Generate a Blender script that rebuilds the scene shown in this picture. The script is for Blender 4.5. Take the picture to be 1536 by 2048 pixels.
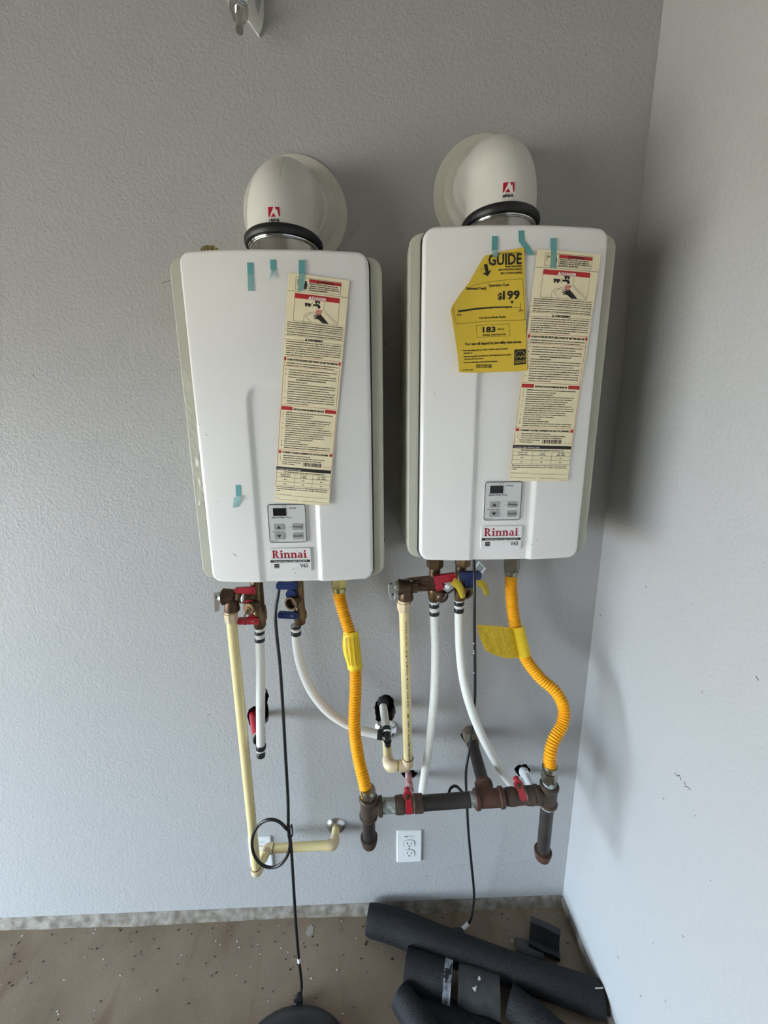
import bpy, bmesh, math, random
from mathutils import Vector, Matrix
random.seed(7)
for o in list(bpy.data.objects): bpy.data.objects.remove(o)
S = bpy.context.scene
COL = S.collection
PI = math.pi

# ------------------------------------------------------------------ camera
CAM = Vector((-0.6216, -0.9902, 1.5765)); FPX = 770.0
yaw, pitch, roll = 0.0280, 0.2065, 0.0080
fw = Vector((math.sin(yaw)*math.cos(pitch), math.cos(yaw)*math.cos(pitch), -math.sin(pitch)))
rt0 = Vector((math.cos(yaw), -math.sin(yaw), 0)); dn0 = fw.cross(rt0)
RT = rt0*math.cos(roll)+dn0*math.sin(roll); DN = -rt0*math.sin(roll)+dn0*math.cos(roll)
cd = bpy.data.cameras.new('camera'); cam = bpy.data.objects.new('camera', cd); COL.objects.link(cam)
cd.sensor_fit = 'HORIZONTAL'; cd.sensor_width = 36; cd.lens = FPX/1536*36; cd.clip_start = 0.02
m = Matrix((RT, -DN, -fw)).transposed().to_4x4(); m.translation = CAM
cam.matrix_world = m; S.camera = cam

# ------------------------------------------------------------------ world, light, exposure
W = bpy.data.worlds.new('world'); S.world = W; W.use_nodes = True
bg = W.node_tree.nodes['Background']
bg.inputs[0].default_value = (0.70, 0.855, 1.0, 1); bg.inputs[1].default_value = 28.0   # bright overcast sky outside
XL, YF, ZC = -4.2, -5.6, 2.75                       # left wall, front wall, ceiling
DY0, DY1, DZ = -3.5, -0.2, 1.5                    # garage door opening in the left wall
pl = bpy.data.lights.new('door_portal', 'AREA'); pl.shape = 'RECTANGLE'; pl.size = DY1-DY0; pl.size_y = DZ
pl.cycles.is_portal = True
po = bpy.data.objects.new('door_portal', pl); COL.objects.link(po)
po.location = (XL-0.1, (DY0+DY1)/2, DZ/2); po.rotation_euler = (PI/2, 0, -PI/2)
sl = bpy.data.lights.new('sun', 'SUN'); sl.energy = 45; sl.angle = 0.01; sl.color = (1.0, 0.93, 0.82); so = bpy.data.objects.new('sun', sl); COL.objects.link(so)
so.rotation_euler = (0.15, 0.52, 0)                  # from over the house: strikes the driveway, not the room
vs = S.view_settings; S.display_settings.display_device = 'sRGB'
vs.view_transform = 'Standard'; vs.look = 'None'; vs.gamma = 1; vs.use_curve_mapping = False; vs.exposure = 0.06
S.cycles.use_denoising = True; S.cycles.max_bounces = 10; S.cycles.diffuse_bounces = 6

# ------------------------------------------------------------------ where a point of the photograph lies in the room
def ray(px, py): return RT*((px-768)/FPX)+DN*((py-1024)/FPX)+fw
def at(px, py, Y): d = ray(px, py); return CAM+d*((Y-CAM.y)/d.y)
def atz(px, py, Z=0.0): d = ray(px, py); return CAM+d*((Z-CAM.z)/d.z)
def atx(px, py, X=0.0): d = ray(px, py); return CAM+d*((X-CAM.x)/d.x)
def path(*pts): return [at(*p) for p in pts]

# ------------------------------------------------------------------ materials
def srgb(r, g, b):
    f = lambda c: c/12.92 if c <= 0.04045 else ((c+0.055)/1.055)**2.4
    return (f(r/255), f(g/255), f(b/255), 1)
def mat(name, col, rough=0.5, metal=0.0, var=0.0, vscale=20, col2=None, bump=0.0, bscale=200, bdist=0.002, coat=0.0, trans=0.0, spec=0.5, bdetail=3, sss=0.0):
    M = bpy.data.materials.new(name); M.use_nodes = True; nt = M.node_tree; n = nt.nodes; L = nt.links
    b = n['Principled BSDF']; b.inputs['Base Color'].default_value = col; b.inputs['Roughness'].default_value = rough
    b.inputs['Metallic'].default_value = metal; b.inputs['Coat Weight'].default_value = coat; b.inputs['Specular IOR Level'].default_value = spec
    if trans: b.inputs['Alpha'].default_value = 1-trans
    tc = n.new('ShaderNodeTexCoord')
    if col2 is not None or var:
        nz = n.new('ShaderNodeTexNoise'); nz.inputs['Scale'].default_value = vscale; nz.inputs['Detail'].default_value = 6
        L.new(tc.outputs['Object'], nz.inputs['Vector'])
        rp = n.new('ShaderNodeValToRGB'); rp.color_ramp.elements[0].position = 0.35; rp.color_ramp.elements[1].position = 0.65
        c2 = col2 if col2 is not None else tuple(c*(1-var) for c in col[:3])+(1,)
        rp.color_ramp.elements[0].color = col; rp.color_ramp.elements[1].color = c2
        L.new(nz.outputs['Fac'], rp.inputs['Fac']); L.new(rp.outputs['Color'], b.inputs['Base Color'])
    if bump:
        bz = n.new('ShaderNodeTexNoise'); bz.inputs['Scale'].default_value = bscale; bz.inputs['Detail'].default_value = bdetail
        L.new(tc.outputs['Object'], bz.inputs['Vector'])
        bp = n.new('ShaderNodeBump'); bp.inputs['Strength'].default_value = bump; bp.inputs['Distance'].default_value = bdist
        L.new(bz.outputs['Fac'], bp.inputs['Height']); L.new(bp.outputs['Normal'], b.inputs['Normal'])
    return M

def wall_material(name, col):
    M = mat(name, col, rough=0.55, spec=0.3); nt = M.node_tree; n = nt.nodes; L = nt.links; b = n['Principled BSDF']
    tc = n.new('ShaderNodeTexCoord')
    a = n.new('ShaderNodeTexNoise'); a.inputs['Scale'].default_value = 140; a.inputs['Detail'].default_value = 2.5; a.inputs['Roughness'].default_value = 0.45
    a.inputs['Distortion'].default_value = 0.6
    L.new(tc.outputs['Object'], a.inputs['Vector'])
    bp = n.new('ShaderNodeBump'); bp.inputs['Strength'].default_value = 0.42; bp.inputs['Distance'].default_value = 0.0035
    L.new(a.outputs['Fac'], bp.inputs['Height'])
    L.new(bp.outputs['Normal'], b.inputs['Normal'])
    # faint grubby specks
    s = n.new('ShaderNodeTexNoise'); s.inputs['Scale'].default_value = 38; s.inputs['Detail'].default_value = 5; L.new(tc.outputs['Object'], s.inputs['Vector'])
    rp = n.new('ShaderNodeValToRGB'); rp.color_ramp.elements[0].position = 0.215; rp.color_ramp.elements[1].position = 0.235
    rp.color_ramp.elements[0].color = tuple(c*0.55 for c in col[:3])+(1,); rp.color_ramp.elements[1].color = col
    L.new(s.outputs['Fac'], rp.inputs['Fac']); L.new(rp.outputs['Color'], b.inputs['Base Color'])
    return M

def concrete_material(name, c1, c2, c3, sc=5, bs=0.3):
    M = mat(name, c1, rough=0.8, spec=0.3); nt = M.node_tree; n = nt.nodes; L = nt.links; b = n['Principled BSDF']
    tc = n.new('ShaderNodeTexCoord')
    def noise(sc, det, sx=1.0):
        z = n.new('ShaderNodeTexNoise'); z.inputs['Scale'].default_value = sc; z.inputs['Detail'].default_value = det
        mp = n.new('ShaderNodeMapping'); mp.inputs['Scale'].default_value = (1, sx, 1); mp.inputs['Rotation'].default_value = (0, 0, 0.7 if sx != 1 else 0)
        L.new(tc.outputs['Object'], mp.inputs['Vector']); L.new(mp.outputs['Vector'], z.inputs['Vector']); return z
    a = noise(sc, 8); r1 = n.new('ShaderNodeValToRGB'); r1.color_ramp.elements[0].position = 0.35; r1.color_ramp.elements[1].position = 0.68
    r1.color_ramp.elements[0].color = c1; r1.color_ramp.elements[1].color = c2; L.new(a.outputs['Fac'], r1.inputs['Fac'])
    k = noise(11, 9, 0.25); r2 = n.new('ShaderNodeValToRGB'); r2.color_ramp.elements[0].position = 0.56; r2.color_ramp.elements[1].position = 0.74
    r2.color_ramp.elements[0].color = (0, 0, 0, 1); r2.color_ramp.elements[1].color = (0.8, 0.8, 0.8, 1); L.new(k.outputs['Fac'], r2.inputs['Fac'])
    mx = n.new('ShaderNodeMix'); mx.data_type = 'RGBA'; L.new(r2.outputs['Color'], mx.inputs['Factor']); L.new(r1.outputs['Color'], mx.inputs['A']); mx.inputs['B'].default_value = c3
    g = noise(330, 6); r3 = n.new('ShaderNodeValToRGB'); r3.color_ramp.elements[0].position = 0.28; r3.color_ramp.elements[1].position = 0.45
    r3.color_ramp.elements[0].color = (0.80, 0.77, 0.74, 1); r3.color_ramp.elements[1].color = (1, 1, 1, 1); L.new(g.outputs['Fac'], r3.inputs['Fac'])
    mm = n.new('ShaderNodeMix'); mm.data_type = 'RGBA'; mm.blend_type = 'MULTIPLY'; mm.inputs['Factor'].default_value = 1
    L.new(mx.outputs['Result'], mm.inputs['A']); L.new(r3.outputs['Color'], mm.inputs['B']); L.new(mm.outputs['Result'], b.inputs['Base Color'])
    bp = n.new('ShaderNodeBump'); bp.inputs['Strength'].default_value = bs; bp.inputs['Distance'].default_value = 0.002; L.new((g if bs < 0.5 else a).outputs['Fac'], bp.inputs['Height']); L.new(bp.outputs['Normal'], b.inputs['Normal'])
    return M

MT = {}
MT['wall'] = wall_material('painted_wall', (0.42, 0.42, 0.42, 1))
MT['ceiling'] = mat('unseen_dark_ceiling', (0.28, 0.25, 0.22, 1), 0.8, var=0.2)  # unseen ceiling, made dark to deepen contrast in the room
MT['darkwall'] = mat('unseen_dark_wall', (0.26, 0.22, 0.17, 1), 0.8, var=0.2)  # unseen walls, dark tone chosen to cut bounced light
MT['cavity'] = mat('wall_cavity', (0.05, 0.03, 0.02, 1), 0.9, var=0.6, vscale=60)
MT['floor'] = concrete_material('concrete_floor', (0.175, 0.130, 0.089, 1), (0.240, 0.185, 0.132, 1), (0.145, 0.088, 0.055, 1))
MT['curb'] = concrete_material('rough_concrete', (0.15, 0.125, 0.098, 1), (0.34, 0.31, 0.27, 1), (0.10, 0.078, 0.055, 1), sc=34, bs=0.9)
MT['drive'] = mat('driveway_concrete', (0.42, 0.36, 0.29, 1), 0.9)
MT['case'] = mat('casing_enamel', srgb(192, 192, 178), 0.38, var=0.05, vscale=6)
MT['cover'] = mat('cover_enamel', (0.82, 0.815, 0.80, 1), 0.22, var=0.03, vscale=5, coat=0.35, bump=0.03, bscale=500, bdist=0.0003)
MT['gap'] = mat('dark_gasket', (0.03, 0.028, 0.025, 1), 0.7)
MT['flue'] = mat('white_flue_plastic', (0.74, 0.725, 0.68, 1), 0.28, var=0.12, vscale=9)
MT['flueplate'] = mat('cream_wall_plate', (0.64, 0.625, 0.56, 1), 0.4, var=0.08, vscale=12)
MT['rubber'] = mat('black_rubber', (0.012, 0.012, 0.013, 1), 0.45, bump=0.1, bscale=300, bdist=0.001)
MT['steel'] = mat('brushed_steel', (0.55, 0.54, 0.52, 1), 0.22, 1.0, var=0.25, vscale=30)
MT['chrome'] = mat('chrome', (0.75, 0.76, 0.76, 1), 0.12, 1.0)
MT['zinc'] = mat('zinc_plate', (0.66, 0.67, 0.66, 1), 0.22, 1.0, var=0.15, vscale=60)
MT['brass'] = mat('tarnished_brass', (0.20, 0.13, 0.065, 1), 0.36, 0.75, col2=(0.115, 0.07, 0.038, 1), vscale=45, bump=0.15, bscale=220, bdist=0.001)
MT['brassdark'] = mat('dark_tarnished_brass', (0.11, 0.065, 0.035, 1), 0.42, 0.65, col2=(0.065, 0.038, 0.022, 1), vscale=60, bump=0.15, bscale=220, bdist=0.001)
MT['brightbrass'] = mat('bright_brass', (0.52, 0.46, 0.22, 1), 0.25, 1.0, var=0.2, vscale=50)
MT['nickel'] = mat('dull_nickel', (0.36, 0.34, 0.27, 1), 0.3, 1.0, var=0.25, vscale=50)
MT['cpvc'] = mat('cream_cpvc', srgb(233, 216, 160), 0.38, var=0.08, vscale=14)
MT['cpvcfit'] = mat('cream_cpvc_fitting', srgb(226, 205, 168), 0.42, var=0.16, vscale=28)
MT['pex'] = mat('white_pex', (0.80, 0.80, 0.755, 1), 0.35, var=0.03, vscale=10)
MT['redpex'] = mat('red_pex', (0.42, 0.012, 0.03, 1), 0.35)
MT['paintedred'] = mat('red_pex_with_white_paint', (0.42, 0.012, 0.03, 1), 0.5, col2=(0.72, 0.68, 0.66, 1), vscale=55)
MT['paintedwhite'] = mat('paint_smeared_pipe', (0.74, 0.75, 0.76, 1), 0.5, var=0.12, vscale=60, bump=0.3, bscale=150)
MT['blackpoly'] = mat('black_fitting', (0.014, 0.014, 0.016, 1), 0.35)
MT['whiteband'] = mat('white_band', (0.78, 0.78, 0.78, 1), 0.4)
MT['red'] = mat('red_lever', (0.40, 0.016, 0.03, 1), 0.35, var=0.2, vscale=30)
MT['blue'] = mat('navy_lever', (0.012, 0.028, 0.11, 1), 0.35)
MT['gas'] = mat('yellow_gas_hose', (0.86, 0.40, 0.008, 1), 0.32)
MT['tag'] = mat('yellow_hose_tag', (0.90, 0.62, 0.012, 1), 0.5, var=0.1, vscale=60)
MT['tagprint'] = mat('tag_print', (0.55, 0.36, 0.01, 1), 0.6)
MT['iron'] = mat('black_iron', (0.034, 0.030, 0.028, 1), 0.45, 0.35, col2=(0.055, 0.047, 0.042, 1), vscale=25, bump=0.15, bscale=180, bdist=0.001)
MT['ironfit'] = mat('malleable_iron', (0.062, 0.047, 0.036, 1), 0.5, 0.3, col2=(0.095, 0.06, 0.042, 1), vscale=30, bump=0.3, bscale=160, bdist=0.0015)
MT['rust'] = mat('rusty_iron', (0.10, 0.042, 0.027, 1), 0.55, 0.2, col2=(0.055, 0.030, 0.022, 1), vscale=35, bump=0.3, bscale=160, bdist=0.0015)
MT['seal'] = mat('pale_thread_tape', (0.45, 0.52, 0.50, 1), 0.6, col2=(0.14, 0.14, 0.13, 1), vscale=90)
MT['paper'] = mat('cream_paper', srgb(246, 234, 198), 0.6, var=0.05, vscale=18)
MT['yellow'] = mat('yellow_paper', srgb(228, 196, 62), 0.55, var=0.08, vscale=12)
MT['ink'] = mat('black_ink', (0.018, 0.016, 0.014, 1), 0.6)
MT['redink'] = mat('red_ink', (0.52, 0.025, 0.025, 1), 0.55)
MT['pinkink'] = mat('pink_ink', (0.75, 0.28, 0.22, 1), 0.55)
MT['whiteink'] = mat('white_ink', (0.85, 0.82, 0.78, 1), 0.55)
MT['logo'] = mat('logo_red', (0.42, 0.006, 0.03, 1), 0.4)
MT['sticker'] = mat('white_sticker', (0.80, 0.81, 0.80, 1), 0.3, coat=0.2)
MT['panel'] = mat('panel_grey', (0.62, 0.64, 0.63, 1), 0.35)
MT['button'] = mat('button_grey', (0.36, 0.37, 0.36, 1), 0.45)
MT['screen'] = mat('dark_screen', (0.006, 0.006, 0.008, 1), 0.15)
MT['tape'] = mat('teal_tape', (0.13, 0.40, 0.41, 1), 0.4, trans=0.12)
MT['tapethin'] = mat('teal_tape_thin', (0.22, 0.50, 0.50, 1), 0.35, trans=0.55)
MT['cleartape'] = mat('clear_tape', (0.72, 0.72, 0.60, 1), 0.15, trans=0.45)
MT['cord'] = mat('black_cord', (0.010, 0.010, 0.011, 1), 0.35)
MT['foam'] = mat('black_foam', (0.004, 0.0042, 0.005, 1), 0.65, spec=0.3, col2=(0.019, 0.0195, 0.022, 1), vscale=330, bump=0.8, bscale=330, bdist=0.0025, bdetail=6)
MT['foamskin'] = mat('grey_foam_skin', (0.036, 0.037, 0.038, 1), 0.5, col2=(0.022, 0.023, 0.025, 1), vscale=40, bump=0.2, bscale=120)
MT['foamworn'] = mat('foam_scuffed_with_white_paint', (0.022, 0.023, 0.028, 1), 0.7, col2=(0.45, 0.5, 0.55, 1), vscale=22, bump=0.4, bscale=200)
MT['plate'] = mat('outlet_plastic', (0.76, 0.78, 0.78, 1), 0.3)
MT['slot_and_shade'] = mat('outlet_slot', (0.02, 0.02, 0.02, 1), 0.6)
MT['seamgrey'] = mat('outlet_seam', (0.25, 0.25, 0.25, 1), 0.6)  # mid grey for outlet seams, wall scratches and dirt marks
MT['flake'] = mat('paint_flake', (0.62, 0.60, 0.56, 1), 0.7)
MT['grit'] = mat('dark_grit', (0.03, 0.022, 0.015, 1), 0.9)
MT['whitepaint'] = mat('white_metal_paint', (0.62, 0.62, 0.60, 1), 0.35)

# ------------------------------------------------------------------ mesh builder
def frame(d):
    d = d.normalized(); a = Vector((0, 0, 1)) if abs(d.z) < 0.9 else Vector((1, 0, 0))
    u = d.cross(a).normalized(); return u, d.cross(u).normalized()
def spline(pts, n=12):
    out = []; P = [2*pts[0]-pts[1]]+list(pts)+[2*pts[-1]-pts[-2]]
    for i in range(1, len(P)-2):
        for k in range(n):
            t = k/n; a, b, c, d = P[i-1], P[i], P[i+1], P[i+2]
            out.append(0.5*((2*b)+(c-a)*t+(2*a-5*b+4*c-d)*t*t+(3*b-a-3*c+d)*t**3))
    out.append(pts[-1].copy()); return out
def resample(pts, n):
    L = [0]
    for a, b in zip(pts, pts[1:]): L.append(L[-1]+(b-a).length)
    out = []; j = 0
    for k in range(n+1):
        s = L[-1]*k/n
        while j < len(pts)-2 and L[j+1] < s: j += 1
        t = (s-L[j])/max(L[j+1]-L[j], 1e-9); out.append(pts[j].lerp(pts[j+1], min(max(t, 0), 1)))
    return out, L[-1]

class MB:
    def __init__(s): s.v = []; s.f = []
    def add(s, vs, fs):
        k = len(s.v); s.v += [Vector(v) for v in vs]; s.f += [tuple(i+k for i in f) for f in fs]; return s
    def box(s, x0, x1, y0, y1, z0, z1):
        return s.add([(x, y, z) for x in (x0, x1) for y in (y0, y1) for z in (z0, z1)],
                     [(0, 1, 3, 2), (4, 6, 7, 5), (0, 4, 5, 1), (2, 3, 7, 6), (0, 2, 6, 4), (1, 5, 7, 3)])
    def rings(s, rings, caps=(True, True), closed=False):
        n = len(rings[0]); k = len(rings); vs = [v for r in rings for v in r]; fs = []
        for i in range(k-1 if not closed else k):
            for j in range(n):
                a = i*n+j; b = i*n+(j+1) % n; c = ((i+1) % k)*n+(j+1) % n; d = ((i+1) % k)*n+j; fs.append((a, b, c, d))
        if not closed:
            if caps[0]: fs.append(tuple(range(n-1, -1, -1)))
            if caps[1]: fs.append(tuple((k-1)*n+j for j in range(n)))
        return s.add(vs, fs)
    def tube(s, pts, r, seg=16, caps=(True, True), closed=False):
        k = len(pts); R = r if isinstance(r, (list, tuple)) else [r]*k
        T = []
        for i in range(k):
            a = pts[(i-1) % k] if (closed or i > 0) else pts[0]; b = pts[(i+1) % k] if (closed or i < k-1) else pts[-1]; T.append((b-a).normalized())
        u, w = frame(T[0]); rings = []
        for i in range(k):
            u = (u-T[i]*u.dot(T[i])).normalized(); w = T[i].cross(u)
            rings.append([pts[i]+(u*math.cos(2*PI*j/seg)+w*math.sin(2*PI*j/seg))*R[i] for j in range(seg)])
        return s.rings(rings, caps, closed)
    def lathe(s, base, axis, prof, seg=24, rot=0.0):
        axis = Vector(axis).normalized(); u, w = frame(axis); base = Vector(base)
        rings = [[base+axis*h+(u*math.cos(2*PI*j/seg+rot)+w*math.sin(2*PI*j/seg+rot))*max(r, 1e-5) for j in range(seg)] for h, r in prof]
        return s.rings(rings)
    def prism(s, poly, o, U, V, N, d0, d1):
        """a 2-D outline in the plane of U, V, thick from d0 to d1 along N"""
        a = [o+U*p[0]+V*p[1]+N*d0 for p in poly]; b = [o+U*p[0]+V*p[1]+N*d1 for p in poly]; n = len(poly)
        return s.add(a+b, [tuple(range(n-1, -1, -1)), tuple(range(n, 2*n))]+[(i, (i+1) % n, n+(i+1) % n, n+i) for i in range(n)])
    def arc_shell(s, pts, r, th, a0, a1, seg=20, flat=1.0, bulge=0.0):
        """an open C-section of foam swept along pts; angles measured from straight up"""
        rings = []; k = len(pts)
        for i in range(k):
            t = (pts[min(i+1, k-1)]-pts[max(i-1, 0)]).normalized(); up = Vector((0, 0, 1)); up = (up-t*up.dot(t)).normalized(); sd = t.cross(up)
            out = []; inn = []
            for j in range(seg+1):
                a = a0+(a1-a0)*j/seg; d = up*math.cos(a)*flat+sd*math.sin(a)
                w = 1+bulge*math.sin(9.1*i/k+3*a)
                out.append(pts[i]+d*r*w); inn.append(pts[i]+d*(r-th)*w)
            rings.append(out+inn[::-1])
        return s.rings(rings)
    def build(s, name, mt, parent=None, smooth=40, kind=None):
        me = bpy.data.meshes.new(name)
        lo = Vector([min(v[i] for v in s.v) for i in range(3)]); hi = Vector([max(v[i] for v in s.v) for i in range(3)])
        o0 = Vector(((lo.x+hi.x)/2, (lo.y+hi.y)/2, lo.z))
        me.from_pydata([tuple(v-o0) for v in s.v], [], s.f)
        bm = bmesh.new(); bm.from_mesh(me); bmesh.ops.recalc_face_normals(bm, faces=bm.faces); bm.to_mesh(me); bm.free()
        me.materials.append(MT[mt] if isinstance(mt, str) else mt)
        if smooth: me.shade_smooth(); me.set_sharp_from_angle(angle=math.radians(smooth))
        o = bpy.data.objects.new(name, me); COL.objects.link(o)
        o['w'] = tuple(o0)
        if parent is not None: o.parent = parent; o.location = o0-Vector(parent['w'])
        else: o.location = o0
        if kind: o['kind'] = kind
        return o

def tag(o, label, cat, group=None):
    o['label'] = label; o['category'] = cat
    if group: o['group'] = group
    return o
def thing(name, loc, label, cat, group=None):
    o = bpy.data.objects.new(name, None); COL.objects.link(o); o.location = loc; o['w'] = tuple(loc); o.empty_display_size = 0.02
    return tag(o, label, cat, group)
def struct(o): o['kind'] = 'structure'; return o

# ------------------------------------------------------------------ lettering
_tc = {}
def text_geo(body, bold=0.0):
    key = (body, bold)
    if key not in _tc:
        c = bpy.data.curves.new('t', 'FONT'); c.body = body.replace('û', 'u'); c.size = 1; c.offset = bold; c.resolution_u = 2; c.align_x = 'LEFT'
        o = bpy.data.objects.new('t', c); me = bpy.data.meshes.new_from_object(o)
        _tc[key] = ([(v.co.x, v.co.y) for v in me.vertices], [tuple(p.vertices) for p in me.polygons])
        bpy.data.objects.remove(o); bpy.data.curves.remove(c); bpy.data.meshes.remove(me)
    return _tc[key]
def glyphs(body, x, y, size, bold=0.0, width=None, align='L', sx=1.0):
    """flat outlines of a line of text; x, y is the baseline start; width squeezes or spreads the line to that width"""
    v, f = text_geo(body, bold)
    if not v: return [], []
    x0 = min(p[0] for p in v); x1 = max(p[0] for p in v); k = size*sx
    if width: k = width/max(x1-x0, 1e-6)
    off = {'L': 0, 'C': -(x1-x0)*k/2, 'R': -(x1-x0)*k}[align]
    return [(x+off+(p[0]-x0)*k, y+p[1]*size) for p in v], f

class Print:
    """flat ink shapes laid on a surface: fn(u, v, h) -> point"""
    def __init__(s, fn): s.fn = fn; s.m = {}
    def add(s, ink, vs, fs, h=0.00025):
        s.m.setdefault(ink, MB()).add([s.fn(p[0], p[1], h) for p in vs], fs)
    def text(s, ink, *a, h=0.0003, **k):
        v, f = glyphs(*a, **k); s.add(ink, v, f, h)
    def rect(s, ink, x0, y0, x1, y1, h=0.0002, n=1):
        vs = []; fs = []
        for i in range(n+1):
            x = x0+(x1-x0)*i/n; vs += [(x, y0), (x, y1)]
        for i in range(n): fs.append((2*i, 2*i+2, 2*i+3, 2*i+1))
        s.add(ink, vs, fs, h)
    def poly(s, ink, pts, h=0.00025): s.add(ink, pts, [tuple(range(len(pts)))], h)
    def line(s, ink, pts, w, h=0.0003):
        for (ax, ay), (bx, by) in zip(pts, pts[1:]):
            dx, dy = bx-ax, by-ay; l = math.hypot(dx, dy) or 1e-9; nx, ny = -dy/l*w/2, dx/l*w/2
            n = max(1, int(l/0.01)); vs = []; fs = []
            for i in range(n+1):
                t = i/n; cx, cy = ax+dx*t, ay+dy*t; vs += [(cx+nx, cy+ny), (cx-nx, cy-ny)]
            for i in range(n): fs.append((2*i, 2*i+2, 2*i+3, 2*i+1))
            s.add(ink, vs, fs, h)
    def box(s, ink, x0, y0, x1, y1, w, h=0.0003): s.line(ink, [(x0, y0), (x1, y0), (x1, y1), (x0, y1), (x0, y0)], w, h)
    def build(s, parent, names):
        for ink, mb in s.m.items():
            mb.build(names.get(ink, 'print'), ink, parent, smooth=0, kind='stuff')

# ================================================================== the room
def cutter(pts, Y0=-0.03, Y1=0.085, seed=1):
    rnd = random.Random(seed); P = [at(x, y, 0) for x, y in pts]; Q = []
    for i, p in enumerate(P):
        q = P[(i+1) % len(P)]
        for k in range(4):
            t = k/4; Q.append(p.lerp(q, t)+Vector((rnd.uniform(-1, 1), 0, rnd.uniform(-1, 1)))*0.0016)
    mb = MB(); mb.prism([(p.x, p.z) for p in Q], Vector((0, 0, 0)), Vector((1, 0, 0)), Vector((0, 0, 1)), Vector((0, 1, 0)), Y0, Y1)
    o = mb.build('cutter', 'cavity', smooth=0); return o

mb = MB(); mb.box(XL, 0.0, 0.0, 0.12, 0.040, ZC)
wall = mb.build('wall_back', 'wall', smooth=0)
holes = [[(494, 1430), (497, 1420), (506, 1413), (516, 1413), (527, 1402), (532, 1376), (538, 1390), (535, 1405), (537, 1426), (537, 1440), (527, 1452), (508, 1458), (498, 1449)],
         [(749, 1414), (752, 1404), (759, 1394), (771, 1388), (781, 1391), (787, 1401), (791, 1426), (786, 1440), (770, 1450), (752, 1440)],
         [(921, 1472), (925, 1459), (935, 1451), (949, 1455), (955, 1470), (949, 1488), (932, 1489)],
         [(802, 1547), (811, 1540), (826, 1540), (835, 1547), (828, 1556), (809, 1556)],
         [(1028, 1538), (1037, 1529), (1052, 1529), (1061, 1540), (1055, 1551), (1037, 1552)]]
cuts = [cutter(h, seed=i) for i, h in enumerate(holes)]
for c in cuts:
    b = wall.modifiers.new('b', 'BOOLEAN'); b.operation = 'DIFFERENCE'; b.solver = 'EXACT'; b.object = c
    if hasattr(b, 'material_mode'): b.material_mode = 'TRANSFER'
bpy.context.view_layer.update()
me = bpy.data.meshes.new_from_object(wall.evaluated_get(bpy.context.evaluated_depsgraph_get()))
wall.modifiers.clear(); wall.data = me
for c in cuts: bpy.data.objects.remove(c)
struct(wall)
struct(MB().box(0.0, 0.12, YF, 0.12, 0.036, ZC).build('wall_right', 'wall', smooth=0))
struct(MB().box(XL-0.12, 0.12, YF-0.12, YF, 0, ZC).build('wall_front', 'darkwall', smooth=0))
mb = MB(); mb.box(XL-0.12, XL, YF, DY0, 0, ZC); mb.box(XL-0.12, XL, DY1, 0.12, 0, ZC); mb.box(XL-0.12, XL, DY0, DY1, DZ, ZC)
struct(mb.build('wall_left', 'darkwall', smooth=0))
struct(MB().box(XL-0.12, 0.12, YF-0.12, 0.12, ZC, ZC+0.1).build('ceiling', 'ceiling', smooth=0))
struct(MB().box(XL-0.12, 0.12, YF-0.12, 0.12, -0.1, 0.0).build('floor', 'floor', smooth=0))
struct(MB().box(XL-14, XL-0.12, -14, 9, -0.12, -0.02).build('driveway', 'drive', smooth=0))
# rough concrete stem wall below the drywall
def curb(along, name):
    mb = MB(); n = 420; rings = []
    for i in range(n+1):
        t = i/n; q = t*4.2; w = lambda f, p: math.sin(q*f+p)*0.5+math.sin(q*f*2.7+p*2)*0.3+math.sin(q*f*6.1+p*3)*0.2
        prof = [(0.012, 0.038), (0.006+0.0008*w(9, 0), 0.0365+0.0006*w(31, 1)), (0.003+0.0015*w(13, 2), 0.031+0.0012*w(23, 4)), (0.000+0.0016*w(17, 3), 0.023+0.002*w(11, 5)), (-0.003+0.002*w(12, 6), 0.013+0.002*w(19, 2)), (-0.007+0.003*w(8, 1), 0.005), (-0.013+0.004*w(7, 4), -0.004), (0.012, -0.004)]
        if along == 'x': rings.append([Vector((XL+t*(0.012-XL), y, z)) for y, z in prof])
        else: rings.append([Vector((-y*0.7+0.006, YF+t*(-0.001-YF), z)) for y, z in prof])
    mb.rings(rings); return struct(mb.build(name, 'curb', smooth=60))
curb('x', 'trim_1'); curb('y', 'trim_2')

# marks on the walls
wr = bpy.data.objects['wall_right']; wr['w'] = tuple(wr.location); wall['w'] = tuple(wall.location)
mb = MB(); rnd = random.Random(5)
p = [(1350, 1546), (1355, 1552), (1359, 1550), (1362, 1560), (1368, 1563), (1372, 1570), (1369, 1572), (1376, 1574), (1381, 1580), (1380, 1574)]
for a, b in zip(p, p[1:]):
    if rnd.random() < 0.85: mb.tube([atx(*a)+Vector((-.0002, 0, 0)), atx(*b)+Vector((-.0002, 0, 0))], 0.0006, 5)
for (x, y, l) in [(1291, 1172, 3), (1200, 1228, 5), (1512, 1352, 9), (1326, 1595, 4), (1390, 1630, 3), (1280, 1990, 5), (1365, 1870, 5), (1305, 1885, 3), (1235, 1912, 5), (1330, 2000, 4), (1420, 1760, 3)]:
    mb.tube([atx(x, y)+Vector((-.0002, 0, 0)), atx(x+l*.6, y+l)+Vector((-.0002, 0, 0))], 0.0006, 5)
mb.build('scuff_mark', 'ink', wr, kind='stuff')['label'] = 'dark pen-like scuffs on the white wall'
mb = MB()
for (x, y, l) in [(415, 1431, 4), (322, 567, 18), (766, 1080, 3), (806, 1051, 4), (850, 1752, 6), (962, 1388, 3), (662, 1233, 3), (676, 1237, 2), (1020, 1708, 4), (634, 1307, 3), (340, 885, 5)]:
    a = at(x, y, -0.0003); b = at(x+l, y-l*.35, -0.0003); mb.tube([a, b], 0.0008, 5)
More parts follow.
